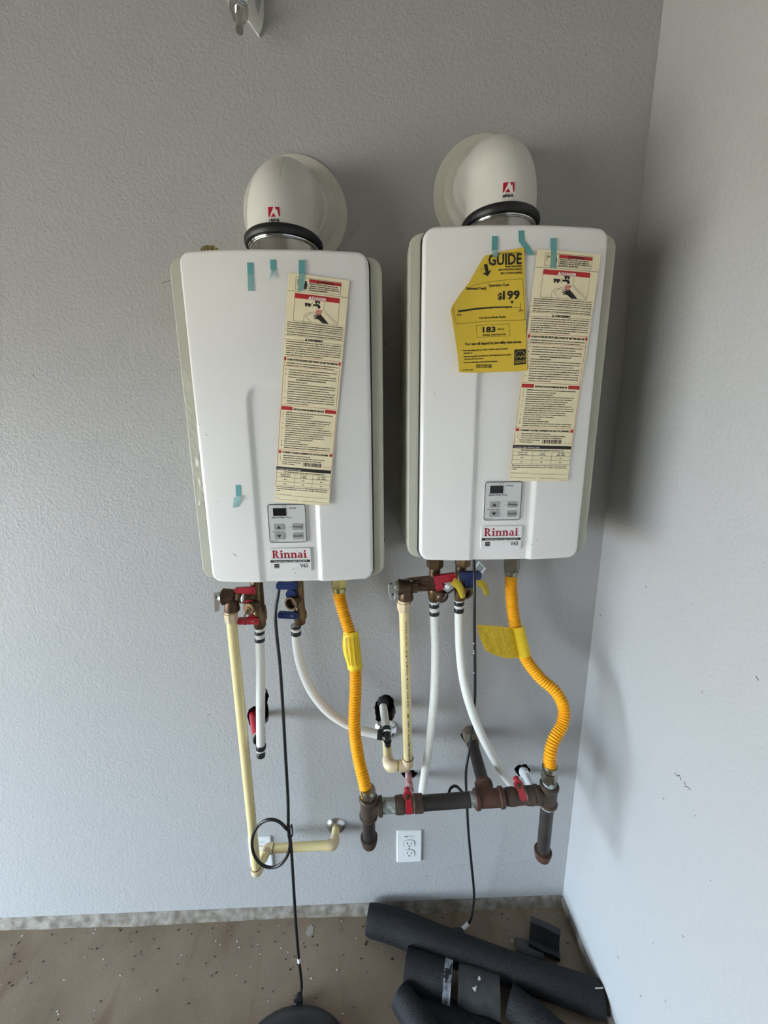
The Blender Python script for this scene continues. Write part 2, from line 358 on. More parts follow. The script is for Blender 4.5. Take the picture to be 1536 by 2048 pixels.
for pts in [[(880, 1742), (900, 1733), (918, 1730), (940, 1727)], [(905, 1738), (930, 1730), (962, 1722)], [(998, 1730), (1040, 1724), (1075, 1715)]]:
    mb.tube([at(x, y, -0.0001) for x, y in pts], 0.0002, 5)
mb.build('scuff_mark', 'seamgrey', wall, kind='stuff')['label'] = 'grey scratches in the wall paint'

# ================================================================== water heaters
CW, CH, YC = 0.3373, 0.6206, -0.2226
def rrect(w, h, r, n=8):
    out = []
    for cx, cz, a0 in [(w/2-r, h/2-r, 0), (-w/2+r, h/2-r, PI/2), (-w/2+r, -h/2+r, PI), (w/2-r, -h/2+r, 1.5*PI)]:
        for i in range(n+1):
            a = a0+PI/2*i/n; out.append((cx+r*math.cos(a), cz+r*math.sin(a)))
    return out
EX, EZ, EY = Vector((1, 0, 0)), Vector((0, 0, 1)), Vector((0, 1, 0))
def sstep(t): t = min(max(t, 0), 1); return t*t*(3-2*t)
def sdbox(x, z, cx, cz, hx, hz, r):
    qx, qz = abs(x-cx)-hx+r, abs(z-cz)-hz+r
    return math.hypot(max(qx, 0), max(qz, 0))+min(max(qx, qz), 0)-r
BUL = 0.013
def surfy(x, cx): return YC-BUL*(1-((x-cx)/(CW/2))**2)      # the cover bows towards the room
RX0, RX1, RZT = -0.0605, 0.0587, 0.392        # recessed channel in the cover, measured from the cover's centre / bottom
def on_cover(px, py, cx, clear=0.0012):
    p = at(px, py, YC-0.008)
    for _ in range(3): p = at(px, py, surfy(p.x, cx)-clear)
    return p
def recess(x, z):                             # depth of the channel at a point of the cover
    d = sdbox(x, z, (RX0+RX1)/2, (RZT-0.4)/2, (RX1-RX0)/2, (RZT+0.4)/2, 0.030)
    fade = sstep((RZT+0.02-z)/0.05)*0.35+0.65
    return 0.0055*(1-sstep((d+0.0065)/0.013))*fade
def cover_y(x, z):
    e = -sdbox(x, z, 0, CH/2, CW/2, CH/2, 0.022); r = 0.007
    bul = BUL*(1-(2*x/CW)**2)
    y = YC+(r-math.sqrt(max(r*r-(r-min(max(e, 0), r))**2, 0)))-bul
    return y+recess(x, z)

def rinnai_letters():
    """slab-serif wordmark outlines, cap height 1"""
    P = []; S_ = []
    def rect(x0, y0, x1, y1): P.append([(x0, y0), (x1, y0), (x1, y1), (x0, y1)])
    def ring(cx, cy, rx, ry, wx, wy, a0, a1, n=14):
        for i in range(n):
            a, b = a0+(a1-a0)*i/n, a0+(a1-a0)*(i+1)/n
            P.append([(cx+rx*math.cos(a), cy+ry*math.sin(a)), (cx+rx*math.cos(b), cy+ry*math.sin(b)),
                      (cx+(rx-wx)*math.cos(b), cy+(ry-wy)*math.sin(b)), (cx+(rx-wx)*math.cos(a), cy+(ry-wy)*math.sin(a))])
    # R
    rect(0, 0, .42, .09); rect(0, .91, .45, 1); rect(.1, 0, .33, 1); rect(.33, .9, .45, 1); rect(.33, .44, .45, .54)
    ring(.43, .72, .29, .28, .22, .1, -PI/2, PI/2)
    P.append([(.38, .48), (.58, .46), (.82, .09), (.62, 0)]); rect(.62, 0, .96, .09)
    def i_(x):
        rect(x, 0, x+.42, .08); rect(x+.1, 0, x+.32, .68); rect(x, .6, x+.2, .68); ring(x+.2, .9, .13, .13, .13, .13, 0, 2*PI)
    def n_(x):
        rect(x, 0, x+.42, .08); rect(x+.1, 0, x+.31, .68); rect(x, .6, x+.2, .68)
        ring(x+.48, .42, .27, .28, .21, .16, 0, PI*.72); rect(x+.54, 0, x+.75, .44); rect(x+.47, 0, x+.84, .08)
    i_(1.0); n_(1.46); n_(2.34)
    x = 3.22
    ring(x+.33, .45, .27, .25, .2, .1, 0, PI*.85); rect(x+.4, .05, x+.6, .46); rect(x+.5, 0, x+.72, .08); ring(x+.26, .21, .25, .21, .2, .1, PI*.35, 2*PI-.3)
    i_(3.98); ring(4.5, .05, .05, .05, .05, .05, 0, 2*PI, 8)
    return P

def heater(x0, z0, which, label):
    cx = x0+CW/2
    t = thing('water_heater', Vector((cx, -0.09, z0)), label, 'water heater', 'wall-hung tankless water heaters')
    o = Vector((cx, 0, z0+CH/2))
    mb = MB(); BW = 0.385; zc = CH
    out = rrect(BW, zc-0.004, 0.026); inn = rrect(BW-0.006, zc-0.010, 0.024)
    mb.rings([[o+EX*p[0]+EZ*p[1]+EY*(-0.004) for p in out], [o+EX*p[0]+EZ*p[1]+EY*(YC+0.018) for p in out], [o+EX*p[0]+EZ*p[1]+EY*(YC+0.014) for p in inn]])
    body = mb.build('body', 'case', t)
    MB().prism(rrect(CW+0.0055, CH+0.0015, 0.0235), o, EX, EZ, EY, YC+0.0138, YC+0.0115).build('gasket', 'gap', t)
    # front cover
    def spaced(lo, hi, marks, coarse, fine, reach):
        xs = [lo]
        while xs[-1] < hi-1e-6:
            d = min(abs(xs[-1]+fine-mk) for mk in marks); xs.append(min(hi, xs[-1]+(fine if d < reach else coarse)))
        return xs
    zs = spaced(0, CH, [0, CH, RZT], 0.012, 0.0018, 0.022); us = spaced(-CW/2, CW/2, [-CW/2, CW/2, RX0, RX1], 0.012, 0.0016, 0.014)
    vs = []; r = 0.022
    for z in zs:
        dz = max(r-z, r-(CH-z), 0); hw = CW/2-r+math.sqrt(max(r*r-dz*dz, 0)); 
        for u in us:
            x = u if abs(u) < CW/2-0.03 else math.copysign((abs(u)-(CW/2-0.03))/0.03*(hw-CW/2+0.03)+CW/2-0.03, u)
            vs.append((cx+x, cover_y(x, z), z0+z))
    n = len(us); fs = [(i*n+j, i*n+j+1, (i+1)*n+j+1, (i+1)*n+j) for i in range(len(zs)-1) for j in range(n-1)]
    k = len(vs); bd = [j for j in range(n)]+[i*n+n-1 for i in range(1, len(zs))]+[(len(zs)-1)*n+j for j in range(n-2, -1, -1)]+[i*n for i in range(len(zs)-2, 0, -1)]
    vs += [(vs[b][0], YC+0.0125, vs[b][2]) for b in bd]; nb = len(bd)
    fs += [(bd[i], k+i, k+(i+1) % nb, bd[(i+1) % nb]) for i in range(nb)]
    cover = MB().add(vs, fs).build('front_cover', 'cover', t, smooth=50)
    # control panel and brand sticker sit in the channel
    yp = YC-BUL+0.0035
    K, KZ, SX, SZ = 1.034, 1.07, 1.077, 1.016
    def fn(X0, Z1): return lambda u, v, h: Vector((X0+u*K, yp-h-0.0012, Z1+v*KZ))
    px0, px1, pz0, pz1 = cx-0.0400, cx+0.0355, z0+0.0870, z0+0.1662
    cp = MB().prism(rrect(px1-px0, pz1-pz0, 0.004, 4), Vector(((px0+px1)/2, yp, (pz0+pz1)/2)), EX, EZ, EY, -0.0012, 0.004).build('control_panel', 'panel', t)
    pw, ph = (px1-px0)/K, (pz1-pz0)/KZ; P = Print(fn(px0, pz1))
    rr = [(x+pw/2, y-ph/2) for x, y in rrect(pw-0.0014, ph-0.0014, 0.004, 4)]; P.line('ink', rr+rr[:1], 0.0012)
    P.text('ink', '°C/°F', 0.034*pw/0.073*0.8, -0.0052, 0.0042); P.text('ink', '• In Use', 0.041, -0.0088, 0.0042, bold=.02)
    P.text('ink', 'Approx Water Temp.', 0.0075, -0.0262, 0.0042, bold=.015); P.text('ink', 'Hot water temp.', 0.007, -0.0537, 0.0036, bold=.015)
    P.text('ink', '•', 0.041, -0.046, 0.006); P.text('ink', 'MC-91-1US', 0.004, -0.0715, 0.0028, bold=.02)
    P.build(cp, {'ink': 'lettering'})
    MB().box(px0+0.0105*K, px0+0.0355*K, yp-0.0022, yp+.002, pz1-0.022*KZ, pz1-0.0075*KZ).build('display', 'screen', cp)
    for bx, bz, s_ in [(0.011, -0.0489, 'up'), (0.011, -0.0667, 'down'), (0.0465, -0.0489, 'Priority'), (0.0465, -0.0667, 'On/Off')]:
        b = MB().prism([(x, y) for x, y in rrect(0.0185*K, 0.0120*KZ, 0.0012, 3)], Vector((px0+(bx+0.009)*K, yp, pz1+(bz+0.0055)*KZ)), EX, EZ, EY, -0.0026, 0.002).build('button', 'button', cp)
        f2 = lambda u, v, h: Vector((px0+(bx+u)*K, yp-0.0027-h, pz1+(bz+v)*KZ)); Q = Print(f2)
        if s_ == 'up': Q.poly('ink', [(.0045, .0025), (.0135, .0025), (.009, .0085)])
        elif s_ == 'down': Q.poly('ink', [(.0045, .0085), (.009, .0025), (.0135, .0085)])
        else: Q.text('ink', s_, .009, .004, 0.0058, align='C', bold=.01)
        Q.build(cp, {'ink': 'key_legend'})
    sx0, sx1, sz0, sz1 = cx-0.0430, cx+0.0410, z0+0.0250, z0+0.0748
    st = MB().prism(rrect(sx1-sx0, sz1-sz0, 0.003, 3), Vector(((sx0+sx1)/2, yp, (sz0+sz1)/2)), EX, EZ, EY, -0.0009, 0.004).build('brand_sticker', 'sticker', t)
    Q = Print(lambda u, v, h: Vector((sx0+u*SX, yp-0.0010-h, sz0+v*SZ)))
    for poly in rinnai_letters(): Q.poly('logo', [(0.0055+x*0.0148, 0.0285+y*0.0163) for x, y in poly])
    Q.rect('ink', 0.0015, 0.0195, 0.0765, 0.0245); Q.text('whiteink', 'THE HOT WAY TO HEAT WATER™', 0.0075, 0.0205, 0.0036, width=0.063, bold=.01)
    Q.rect('ink', 0.0085, 0.0075, 0.0175, 0.0165); Q.line('whiteink', [(.0095, .0125), (.013, .014), (.0165, .012)], 0.0005); Q.rect('whiteink', .0097, .0092, .0163, .0097, h=.0004)
    Q.text('ink', 'V65', 0.057, 0.0085, 0.0115, bold=.012, width=0.0155)
    Q.build(st, {'ink': 'lettering', 'logo': 'wordmark', 'whiteink': 'lettering'})
    return t, cx

hL, cxL = heater(-0.9610, 1.2703, 0, 'left of the two white water heaters, without the yellow label')
hR, cxR = heater(-0.5270, 1.3102, 1, 'right of the two white water heaters, behind the yellow energy label')
b0 = at(422, 500, -0.12)
mb = MB(); mb.lathe((b0.x, -0.12, 1.886), (0, 0, 1), [(0, .013), (b0.z-.017-1.886, .013)], 14); mb.lathe((b0.x, -0.12, b0.z-.017), (0, 0, 1), [(0, .017), (.016, .017), (.019, .0155), (.021, .008)], 14); mb.lathe((b0.x+0.006, -0.12, b0.z+.003), (0, 0, 1), [(0, .003), (.005, .002)], 8)
for i in range(14):
    a = 2*PI*i/14; mb.lathe((b0.x+.017*math.cos(a), -0.12+.017*math.sin(a), b0.z-.017), (0, 0, 1), [(0, .0022), (.017, .0022)], 6)
mb.build('service_cap', 'brightbrass', hL)['label'] = 'ribbed brass service cap on the casing top'
mb = MB(); mb.lathe((at(766, 1080, -.12).x, -0.12, at(766, 1080, -.12).z), (1, 0, 0), [(-.004, .006), (.004, .005)], 8); mb.build('side_screw', 'gap', hL)
mb = MB(); 
for x, y, l in [(411, 869, 5), (398, 848, 2), (466, 1107, 7), (470, 1111, 3), (584, 1138, 3), (590, 1145, 2), (434, 1003, 2)]:
    p = on_cover(x, y, cxL, .0002); mb.tube([p, p+Vector((l*0.001, 0, -l*0.0006))], 0.0006, 5)
mb.build('dirt_mark', 'seamgrey', hL, kind='stuff')
mb = MB()
for x, y, l in [(1072, 1079, 2), (1062, 1088, 2), (868, 786, 2)]:
    p = on_cover(x, y, cxR, .0002); mb.tube([p, p+Vector((l*0.001, 0, -l*0.0006))], 0.0006, 5)
mb.build('dirt_mark', 'seamgrey', hR, kind='stuff')

# ================================================================== flue elbows
def flue(cx, zr, zp, ztop, label, logopx, xp):
    y0, RB, TR = -0.118, 0.0850, 0.0680
    t = thing('flue_elbow', Vector((cx, -0.09, ztop)), label, 'flue elbow', 'white flue elbows through the wall')
    # steel collar, gasket
    mb = MB(); mb.lathe((cx, y0, ztop-0.001), (0, 0, 1), [(0, .0650), (zr-ztop-.012, .0650), (zr-ztop-.010, .0668), (zr-ztop-.006, .0672), (zr-ztop-.003, .0662)], 48)
    col = mb.build('steel_collar', 'steel', t)
    mb = MB(); mb.tube([Vector((cx+.0672*math.cos(a), y0+.0672*math.sin(a), zr-.009)) for a in [2*PI*i/48 for i in range(48)]], 0.0022, 8, closed=True); mb.build('bead', 'chrome', col)
    pts = [(-.006, .0682), (-.007, .0740), (-.002, .0770), (.004, .0765), (.008, .0732), (.008, .0682)]
    mb = MB(); mb.lathe((cx, y0, zr), (0, 0, 1), pts, 56); mb.build('rubber_gasket', 'rubber', t)
    # elbow shell: up, then round to the wall
    def axis(th): return Vector((cx+(xp-cx)*math.sin(th)**2, y0+RB-RB*math.cos(th), zp-RB+RB*math.sin(th)))
    def surf(th, ph, h=0.0):           # ph 0 faces the room
        o = axis(th); out = Vector((0, -math.cos(th), math.sin(th))); rr = TR+h
        return o+(out*math.cos(ph)+EX*math.sin(ph))*rr
    seg = 44; rings = []
    rings.append([Vector((cx+TR*math.sin(2*PI*j/seg), y0-TR*math.cos(2*PI*j/seg), zr+.006)) for j in range(seg)])
    for i in range(1, 25): rings.append([surf(PI/2*i/24, 2*PI*j/seg) for j in range(seg)])
    rings.append([surf(PI/2, 2*PI*j/seg)+EY*0.0015 for j in range(seg)])
    rings.append([surf(PI/2, 2*PI*j/seg, .006)+EY*0.003 for j in range(seg)])
    rings.append([surf(PI/2, 2*PI*j/seg, .006)+EY*0.030 for j in range(seg)])
    sh = MB().rings(rings).build('elbow_shell', 'flue', t, smooth=35)
    mb = MB(); mb.tube([surf(PI/2*k/24, 0.12, -0.0002) for k in range(6, 23)], 0.0005, 5); mb.build('mould_seam', 'case', sh)
    # wall plate with a raised inner ring
    mb = MB(); mb.lathe((xp, 0.0005, zp), (0, -1, 0), [(0, .1150), (.004, .1156), (.0065, .1142), (.0085, .102), (.0100, .092), (.016, .087), (.020, .080), (.020, .070)], 72)
    mb.build('wall_plate', 'flueplate', t, smooth=30)
    # logo, wrapped on the shell
    best = None                              # the shell point that the sticker covers
    for i in range(0, 60):
        for j in range(-40, 41):
            th, ph = PI/2*i/60, PI*j/100; q = surf(th, ph)-CAM
            x = 768+FPX*q.dot(RT)/q.dot(fw); y = 1024+FPX*q.dot(DN)/q.dot(fw); d = (x-logopx[0])**2+(y-logopx[1])**2
            if best is None or d < best[0]: best = (d, th, ph)
    _, th0, ph0 = best
    fn = lambda u, v, h: surf(th0+v/(RB+TR*0.95), ph0+u/TR, h)
    P = Print(fn); k = 0.0105
    def tri(*pts): P.poly('logo', [(x*k, y*k) for x, y in pts], h=.0006)
    tri((-1, .75), (-.05, .75), (-.8, -.75), (-1, -.75)); tri((.15, .72), (.95, .75), (.5, .3), (.42, .25)); tri((.95, .75), (1, -.6), (.8, -.75), (.6, .3)); tri((-.1, -.15), (.3, -.75), (-.6, -.75))
    for i in range(8): P.rect('whiteink', -1.05*k+2.1*k*i/8, -.8*k, -1.05*k+2.1*k*(i+1)/8, .8*k, h=.0003)
    P.text('ink', 'ubbink', 0, -1.45*k, 0.0075, align='C', bold=.05, h=.0006, width=1.9*k)
    P.build(sh, {'logo': 'logo', 'whiteink': 'logo_backing', 'ink': 'lettering'})
    return t
flue(-0.7932, 1.9430, 2.0545, 1.8900, 'white flue elbow on top of the left water heater', (549, 424), -0.7870)
flue(-0.3593, 1.9795, 2.0970, 1.9265, 'white flue elbow on top of the right water heater', (1017, 381), -0.3622)

# ================================================================== paper sheets taped to the covers
def sheet_frame(TL, TR_, BL, Y, bend):
    o, a, b = on_cover(*TL, Y), on_cover(*TR_, Y), on_cover(*BL, Y); U = a-o; V = o-b; w = U.length; hgt = V.length; U = U/w; V = V/hgt
    def fn(u, v, h):                                             # v runs upward, 0 at the top edge
        p = o+U*u+V*v; p.y = surfy(p.x, Y)-0.0012-h-bend(u/w, -v/hgt); return p
    return fn, w, hgt
def sheet_mesh(fn, w, h, nu, nv, poly=None):
    mb = MB(); vs = [fn(w*i/nu, -h*j/nv, 0) for j in range(nv+1) for i in range(nu+1)]; fs = [(j*(nu+1)+i, j*(nu+1)+i+1, (j+1)*(nu+1)+i+1, (j+1)*(nu+1)+i) for j in range(nv) for i in range(nu)]
    k = len(vs); vs += [v+Vector((0, 0.00025, 0)) for v in vs]; fs += [tuple(i+k for i in reversed(f)) for f in fs]
    n = nu+1; rim = list(range(n))+[j*n+nu for j in range(1, nv+1)]+[nv*n+i for i in range(nu-1, -1, -1)]+[j*n for j in range(nv-1, 0, -1)]
    fs += [(rim[i], k+rim[i], k+rim[(i+1) % len(rim)], rim[(i+1) % len(rim)]) for i in range(len(rim))]
    return mb.add(vs, fs)
PARA1 = ["L'eau à une température supérieure à 125°F peut instantanément causer des brûlures graves ou entraîner la", "mort. Le risque de brûlure est plus élevé chez les enfants, les personnes handicapées et les personnes âgées.",
         "Lire le manuel d'instructions avant de régler la température du chauffe-eau. Vérifier la température de l'eau avant", "de prendre un bain ou une douche. Des valves limitant la température sont disponibles. Consulter le manuel."]
PARA2 = ["Avant d'utiliser lire attentivement les avertissements fournis avec le chauffe-eau. Si vous ne trouvez", "pas le manuel du propriétaire, communiquez avec le manufacturier afin d'en recevoir un nouveau."]
PARA3 = ["La température de sortie du chauffe-eau est réglée à 120°F ou 140°F. La température de", "peut être changée au bas des télécommandes. Utiliser le chauffe-eau à vos propres risques.", "La température puisée de sortie peut causer instantanément des brûlures sévères ou",
         "même la mort par ébouillantage. Vérifier la température de l'eau avant de prendre un bain", "ou une douche. NE LAISSEZ PAS les enfants ou les personnes handicapées sans surveillance.", "Veuillez vous référer à votre manuel du distributeur d'eau, votre détaillant ou plombier pour", "la disponibilité des soupapes de limitation de la température."]
PARA4 = ["AVERTISSEMENT: Quiconque ne respecte pas à la lettre les instructions dans le présent notice risque", "de déclencher un incendie ou une explosion entraînant des dommages, des blessures ou la mort."]
PARA5 = [("A.", "Cet appareil ne comporte pas de veilleuse. Il est muni d'un dispositif d'allumage qui allume"), ("", "automatiquement le brûleur. Ne tentez pas d'allumer le brûleur manuellement."), ("B.", "AVANT DE FAIRE FONCTIONNER, reniflez tout autour de l'appareil pour déceler une odeur de gaz. Reniflez"), ("", "près du plancher, car certains gaz sont plus lourds que l'air et peuvent s'accumuler au niveau du sol."),
         ("c", "QUE FAIRE SI VOUS SENTEZ UNE ODEUR DE GAZ"), ("•", "Ne pas tenter d'allumer d'appareil."), ("•", "Ne touchez à aucun interrupteur; ne pas vous servir des téléphones se trouvant dans le bâtiment."), ("•", "Appelez immédiatement votre fournisseur de gaz depuis un voisin. Suivez les instructions du fournisseur."), ("•", "Si vous ne pouvez rejoindre le fournisseur, appelez le service des incendies."),
         ("C.", "Ne poussez ou tournez la manette d'admission du gaz qu'à la main; ne jamais utiliser d'outil."), ("", "Si la manette reste coincée, ne pas tenter de la réparer; appelez un technicien qualifié. Le"), ("", "fait de forcer la manette ou de la réparer peut déclencher une explosion ou un incendie."), ("D.", "N'utilisez pas cet appareil s'il a été plongé dans l'eau, même partiellement. Faites inspecter"), ("", "l'appareil par un technicien qualifié et remplacez toute partie du système de contrôle et toute"), ("", "commande qui ont été plongés dans l'eau.")]
PARA6 = [("1.", "ARRÊTEZ! Lisez les instructions de sécurité sur la portion supérieure de cette étiquette."), ("2.", "Réglez le thermostat à la température la plus basse."), ("3.", "Coupez l'alimentation électrique de l'appareil."), ("4.", "Cet appareil ne comporte pas de veilleuse. Il est muni d'un dispositif d'allumage qui"), ("", "allume automatiquement le brûleur. Ne tentez pas d'allumer le brûleur manuellement."), ("5.", "Tournez la soupape manuelle de contrôle du gaz localisée à l'arrivée du gaz"),
         ("", "l'appareil dans le sens des aiguilles d'une montre sur la position OFF."), ("6.", "Attendre cinq (5) minutes pour laisser échapper tout le gaz. Reniflez tout autour de"), ("", "l'appareil, y compris près du plancher pour déceler une odeur de gaz. Si vous sentez une odeur"), ("", "de gaz, ARRÊTEZ! Passez à l'étape B des instructions de sécurité sur la portion supérieure de"), ("", "cette étiquette. S'il n'y a pas d'odeur de gaz, passez à l'étape suivante."), ("7.", "Tournez la soupape manuelle de contrôle du gaz localisée à l'arrivée du gaz"),
         ("", "l'appareil contraire des aiguilles sur ON la position."), ("8.", "Mettez l'appareil sous tension."), ("9.", "Réglez le thermostat à la température désirée."), ("10.", "Si l'appareil ne se met pas en marche, suivez les instructions intitulées: «Comment couper"), ("", "l'admission de gaz de l'appareil» et appelez un technicien qualifié ou le fournisseur de gaz.")]
PARA7 = [("1.", "Réglez le thermostat à la température la plus basse."), ("2.", "Coupez l'alimentation électrique de l'appareil s'il faut procéder à l'entretien."), ("3.", "Tournez la soupape manuelle de gaz à l'arrivée du gaz à l'appareil dans le")]

def leaflet(TL, TR_, BL, label, bendfn, Y):
    fn, w, h = sheet_frame(TL, TR_, BL, Y, bendfn)
    c = fn(w/2, -h, 0); t = thing('warning_leaflet', Vector((c.x, c.y, c.z)), label, 'leaflet', 'French warning leaflets taped to the covers')
    sheet_mesh(fn, w, h, 8, 40).build('paper', 'paper', t)
    P = Print(fn); X = lambda f: f*w; Y_ = lambda f: -f*h
    ls = 0.0062*h
    # caution box
    P.box('ink', X(.13), Y_(.013), X(.87), Y_(.062), .0005); P.line('ink', [(X(.345), Y_(.013)), (X(.345), Y_(.062))], .0004)
    P.rect('redink', X(.35), Y_(.0155), X(.868), Y_(.0285), n=4); P.text('ink', '⚠ ATTENTION', X(.61), Y_(.0272), .0105*h, align='C', bold=.055, h=.0004)
    for i, s in enumerate(['RISQUE DE BRULURE. Les sorties de', 'ventilation chaudes peuvent causer de', 'sérieuses brûlures. Garder à distance de', 'la sortie du chauffe-eau.']):
        P.text('ink', s, X(.36), Y_(.0365+.0078*i), .0074*h, width=X([.46, .47, .49, .3][i]), bold=.042)
    # little figure beside a vent
    P.poly('ink', [(X(.27), Y_(.058)), (X(.31), Y_(.058)), (X(.32), Y_(.035)), (X(.285), Y_(.033)), (X(.235), Y_(.037)), (X(.235), Y_(.0395)), (X(.275), Y_(.041))])
    P.poly('ink', [(X(.295+.018*math.cos(a)), Y_(.029)+X(.018)*math.sin(a)) for a in [2*PI*i/8 for i in range(8)]])
    P.line('ink', [(X(.16), Y_(.045)), (X(.16), Y_(.022)), (X(.205), Y_(.027)), (X(.165), Y_(.031))], .0008); P.line('ink', [(X(.215), Y_(.02)), (X(.235), Y_(.026)), (X(.225), Y_(.034))], .0003)
    P.line('ink', [(0, Y_(.070)), (w, Y_(.070))], .0006)
    # danger picture
    P.rect('redink', X(.13), Y_(.0765), X(.87), Y_(.0965), n=6); P.text('whiteink', '▲DANGER', X(.5), Y_(.0945), .0150*h, align='C', bold=.042, h=.0004, width=X(.30))
    P.line('ink', [(X(.13), Y_(.09)), (X(.13), Y_(.188)), (X(.87), Y_(.188)), (X(.87), Y_(.09))], .0004)
    def blob(cx, cy, r, n=9, sq=1.0, ink='ink'):
        P.poly(ink, [(X(cx)+X(r)*(1+.25*math.sin(3*a))*math.cos(a)*sq, Y_(cy)+X(r)*(1+.25*math.sin(3*a))*math.sin(a)) for a in [2*PI*i/n for i in range(n)]])
    blob(.325, .118, .032, sq=.7); blob(.375, .118, .030); blob(.49, .103, .026); blob(.535, .103, .024, sq=.8)
    ringp = [(X(.435)+X(.028)*.6*math.cos(a), Y_(.1165)+X(.036)*math.sin(a)) for a in [PI*.4+PI*1.2*i/8 for i in range(9)]]; P.line('ink', ringp, .0006)
    P.poly('ink', [(X(.44), Y_(.113)), (X(.53), Y_(.111)), (X(.56), Y_(.118)), (X(.56), Y_(.128)), (X(.52), Y_(.128)), (X(.515), Y_(.121)), (X(.44), Y_(.120))])
    P.line('ink', [(X(.62), Y_(.097)), (X(.62), Y_(.131)), (X(.87), Y_(.180))], .0004); P.line('ink', [(X(.63), Y_(.139)), (X(.87), Y_(.188))], .0004)
    P.line('ink', [(X(.30), Y_(.188)), (X(.30), Y_(.168)), (X(.33), Y_(.155)), (X(.46), Y_(.143))], .0004); P.line('ink', [(X(.43), Y_(.188)), (X(.33), Y_(.167)), (X(.37), Y_(.158)), (X(.62), Y_(.131))], .0004)
    P.poly('pinkink', [(X(.50), Y_(.132)), (X(.585), Y_(.134)), (X(.60), Y_(.142)), (X(.555), Y_(.147)), (X(.56), Y_(.155)), (X(.52), Y_(.153)), (X(.49), Y_(.142))])
    P.poly('ink', [(X(.53), Y_(.155)), (X(.58), Y_(.152)), (X(.64), Y_(.166)), (X(.72), Y_(.186)), (X(.62), Y_(.186)), (X(.55), Y_(.174)), (X(.50), Y_(.168))], h=.0004)
    for a, b in [((.545, .158), (.495, .149)), ((.53, .161), (.465, .156)), ((.53, .165), (.462, .163)), ((.54, .169), (.475, .171)), ((.575, .158), (.565, .147))]:
        P.line('ink', [(X(a[0]), Y_(a[1])), (X(b[0]), Y_(b[1]))], .0016, h=.0004)
    def para(lines, t0, dt, x0=.04, x1=.97, last=None):
        for i, s in enumerate(lines): P.text('ink', s, X(x0), Y_(t0+dt*(i+.8)), ls, width=X((last or x1)-x0 if i == len(lines)-1 else x1-x0), bold=.042)
    def items(lines, t0, dt, x1=.93):
        full = max(len(s) for _, s in lines)
        for i, (k, s) in enumerate(lines):
            y = Y_(t0+dt*(i+.8))
            if k == 'c': P.text('ink', s, X(.5), y, ls*1.1, align='C', width=X(.52), bold=.055); continue
            if k: P.text('ink', k, X(.055), y, ls, bold=.042)
            P.text('ink', s, X(.11), y, ls, width=X(x1-.11)*min(1, max(.3, len(s)/88)), bold=.042)
    para(PARA1, .190, .0087, last=.97); P.line('ink', [(0, Y_(.2275)), (w, Y_(.2275))], .0004)
    para(PARA2, .230, .0090); P.line('ink', [(0, Y_(.250)), (w, Y_(.250))], .0004)
    P.text('ink', '⚠ AVERTISSEMENT', X(.5), Y_(.2645), .0105*h, align='C', width=X(.30), bold=.055); P.line('ink', [(0, Y_(.2665)), (w, Y_(.2665))], .0004)
    para(PARA3, .269, .0093, last=.68); P.line('redink', [(0, Y_(.339)), (w, Y_(.339))], .0005)
    P.rect('redink', X(.02), Y_(.342), X(.055), Y_(.355)); P.rect('redink', X(.945), Y_(.342), X(.98), Y_(.355))
    P.text('ink', 'POUR VOTRE SECURITE LISEZ AVANT DE METTRE MARCHE', X(.075), Y_(.354), .0105*h, width=X(.855), bold=.0555)
    para(PARA4, .359, .0095, x0=.06, x1=.95, last=.88); P.line('redink', [(X(.02), Y_(.380)), (X(.98), Y_(.380))], .0004)
    P.line('redink', [(X(.03), Y_(.355)), (X(.03), Y_(.380))], .0005); P.line('redink', [(X(.97), Y_(.355)), (X(.97), Y_(.545))], .0005); P.line('redink', [(X(.02), Y_(.38)), (X(.02), Y_(.545))], .0005)
    items(PARA5, .386, .0104); P.line('redink', [(0, Y_(.5480)), (w, Y_(.5480))], .0005)
    P.rect('redink', X(.02), Y_(.5530), X(.215), Y_(.5690), n=2); P.rect('redink', X(.785), Y_(.5530), X(.98), Y_(.5690), n=2)
    P.text('ink', 'INSTRUCTIONS DE MISE EN MARCHE', X(.235), Y_(.5665), .0100*h, width=X(.53), bold=.055)
    items(PARA6, .573, .0100); P.line('redink', [(X(.01), Y_(.569)), (X(.01), Y_(.832))], .0005); P.line('redink', [(X(.985), Y_(.569)), (X(.985), Y_(.832))], .0005)
    P.line('redink', [(0, Y_(.7490)), (w, Y_(.7490))], .0005)
    P.rect('redink', X(.02), Y_(.7535), X(.07), Y_(.7660)); P.rect('redink', X(.93), Y_(.7535), X(.98), Y_(.7660))
    P.text('ink', "COMMENT COUPER L'ADMISSION DE GAZ DE L'APPAREIL", X(.09), Y_(.7645), .0098*h, width=X(.82), bold=.055)
    items(PARA7, .770, .0098)
    P.text('ink', "sens des aiguilles d'une montre", X(.09), Y_(.8075), ls, width=X(.34), bold=.042); P.text('ink', "à «OFF» la position.", X(.10), Y_(.8170), ls, width=X(.22), bold=.042)
    x = .47; rnd = random.Random(4)
    while x < .80:
        bw = rnd.choice([.006, .006, .012, .018]); P.rect('ink', X(x), Y_(.8025), X(min(x+bw, .8)), Y_(.8200)); x += bw+rnd.choice([.006, .010])
    P.text('redink', 'U308-1512(05)', X(.83), Y_(.8190), ls*.8, width=X(.14))
    P.rect('ink', 0, Y_(.8300), X(.985), Y_(.8455), n=6); P.text('whiteink', 'Canadian High Altitude Label', X(.02), Y_(.8425), .0090*h, width=X(.42), h=.0004)
    P.text('ink', 'High Altitude Dip switch setting/Réglage Micro Commutateur Dip', X(.14), Y_(.8545), ls, width=X(.72), bold=.055)
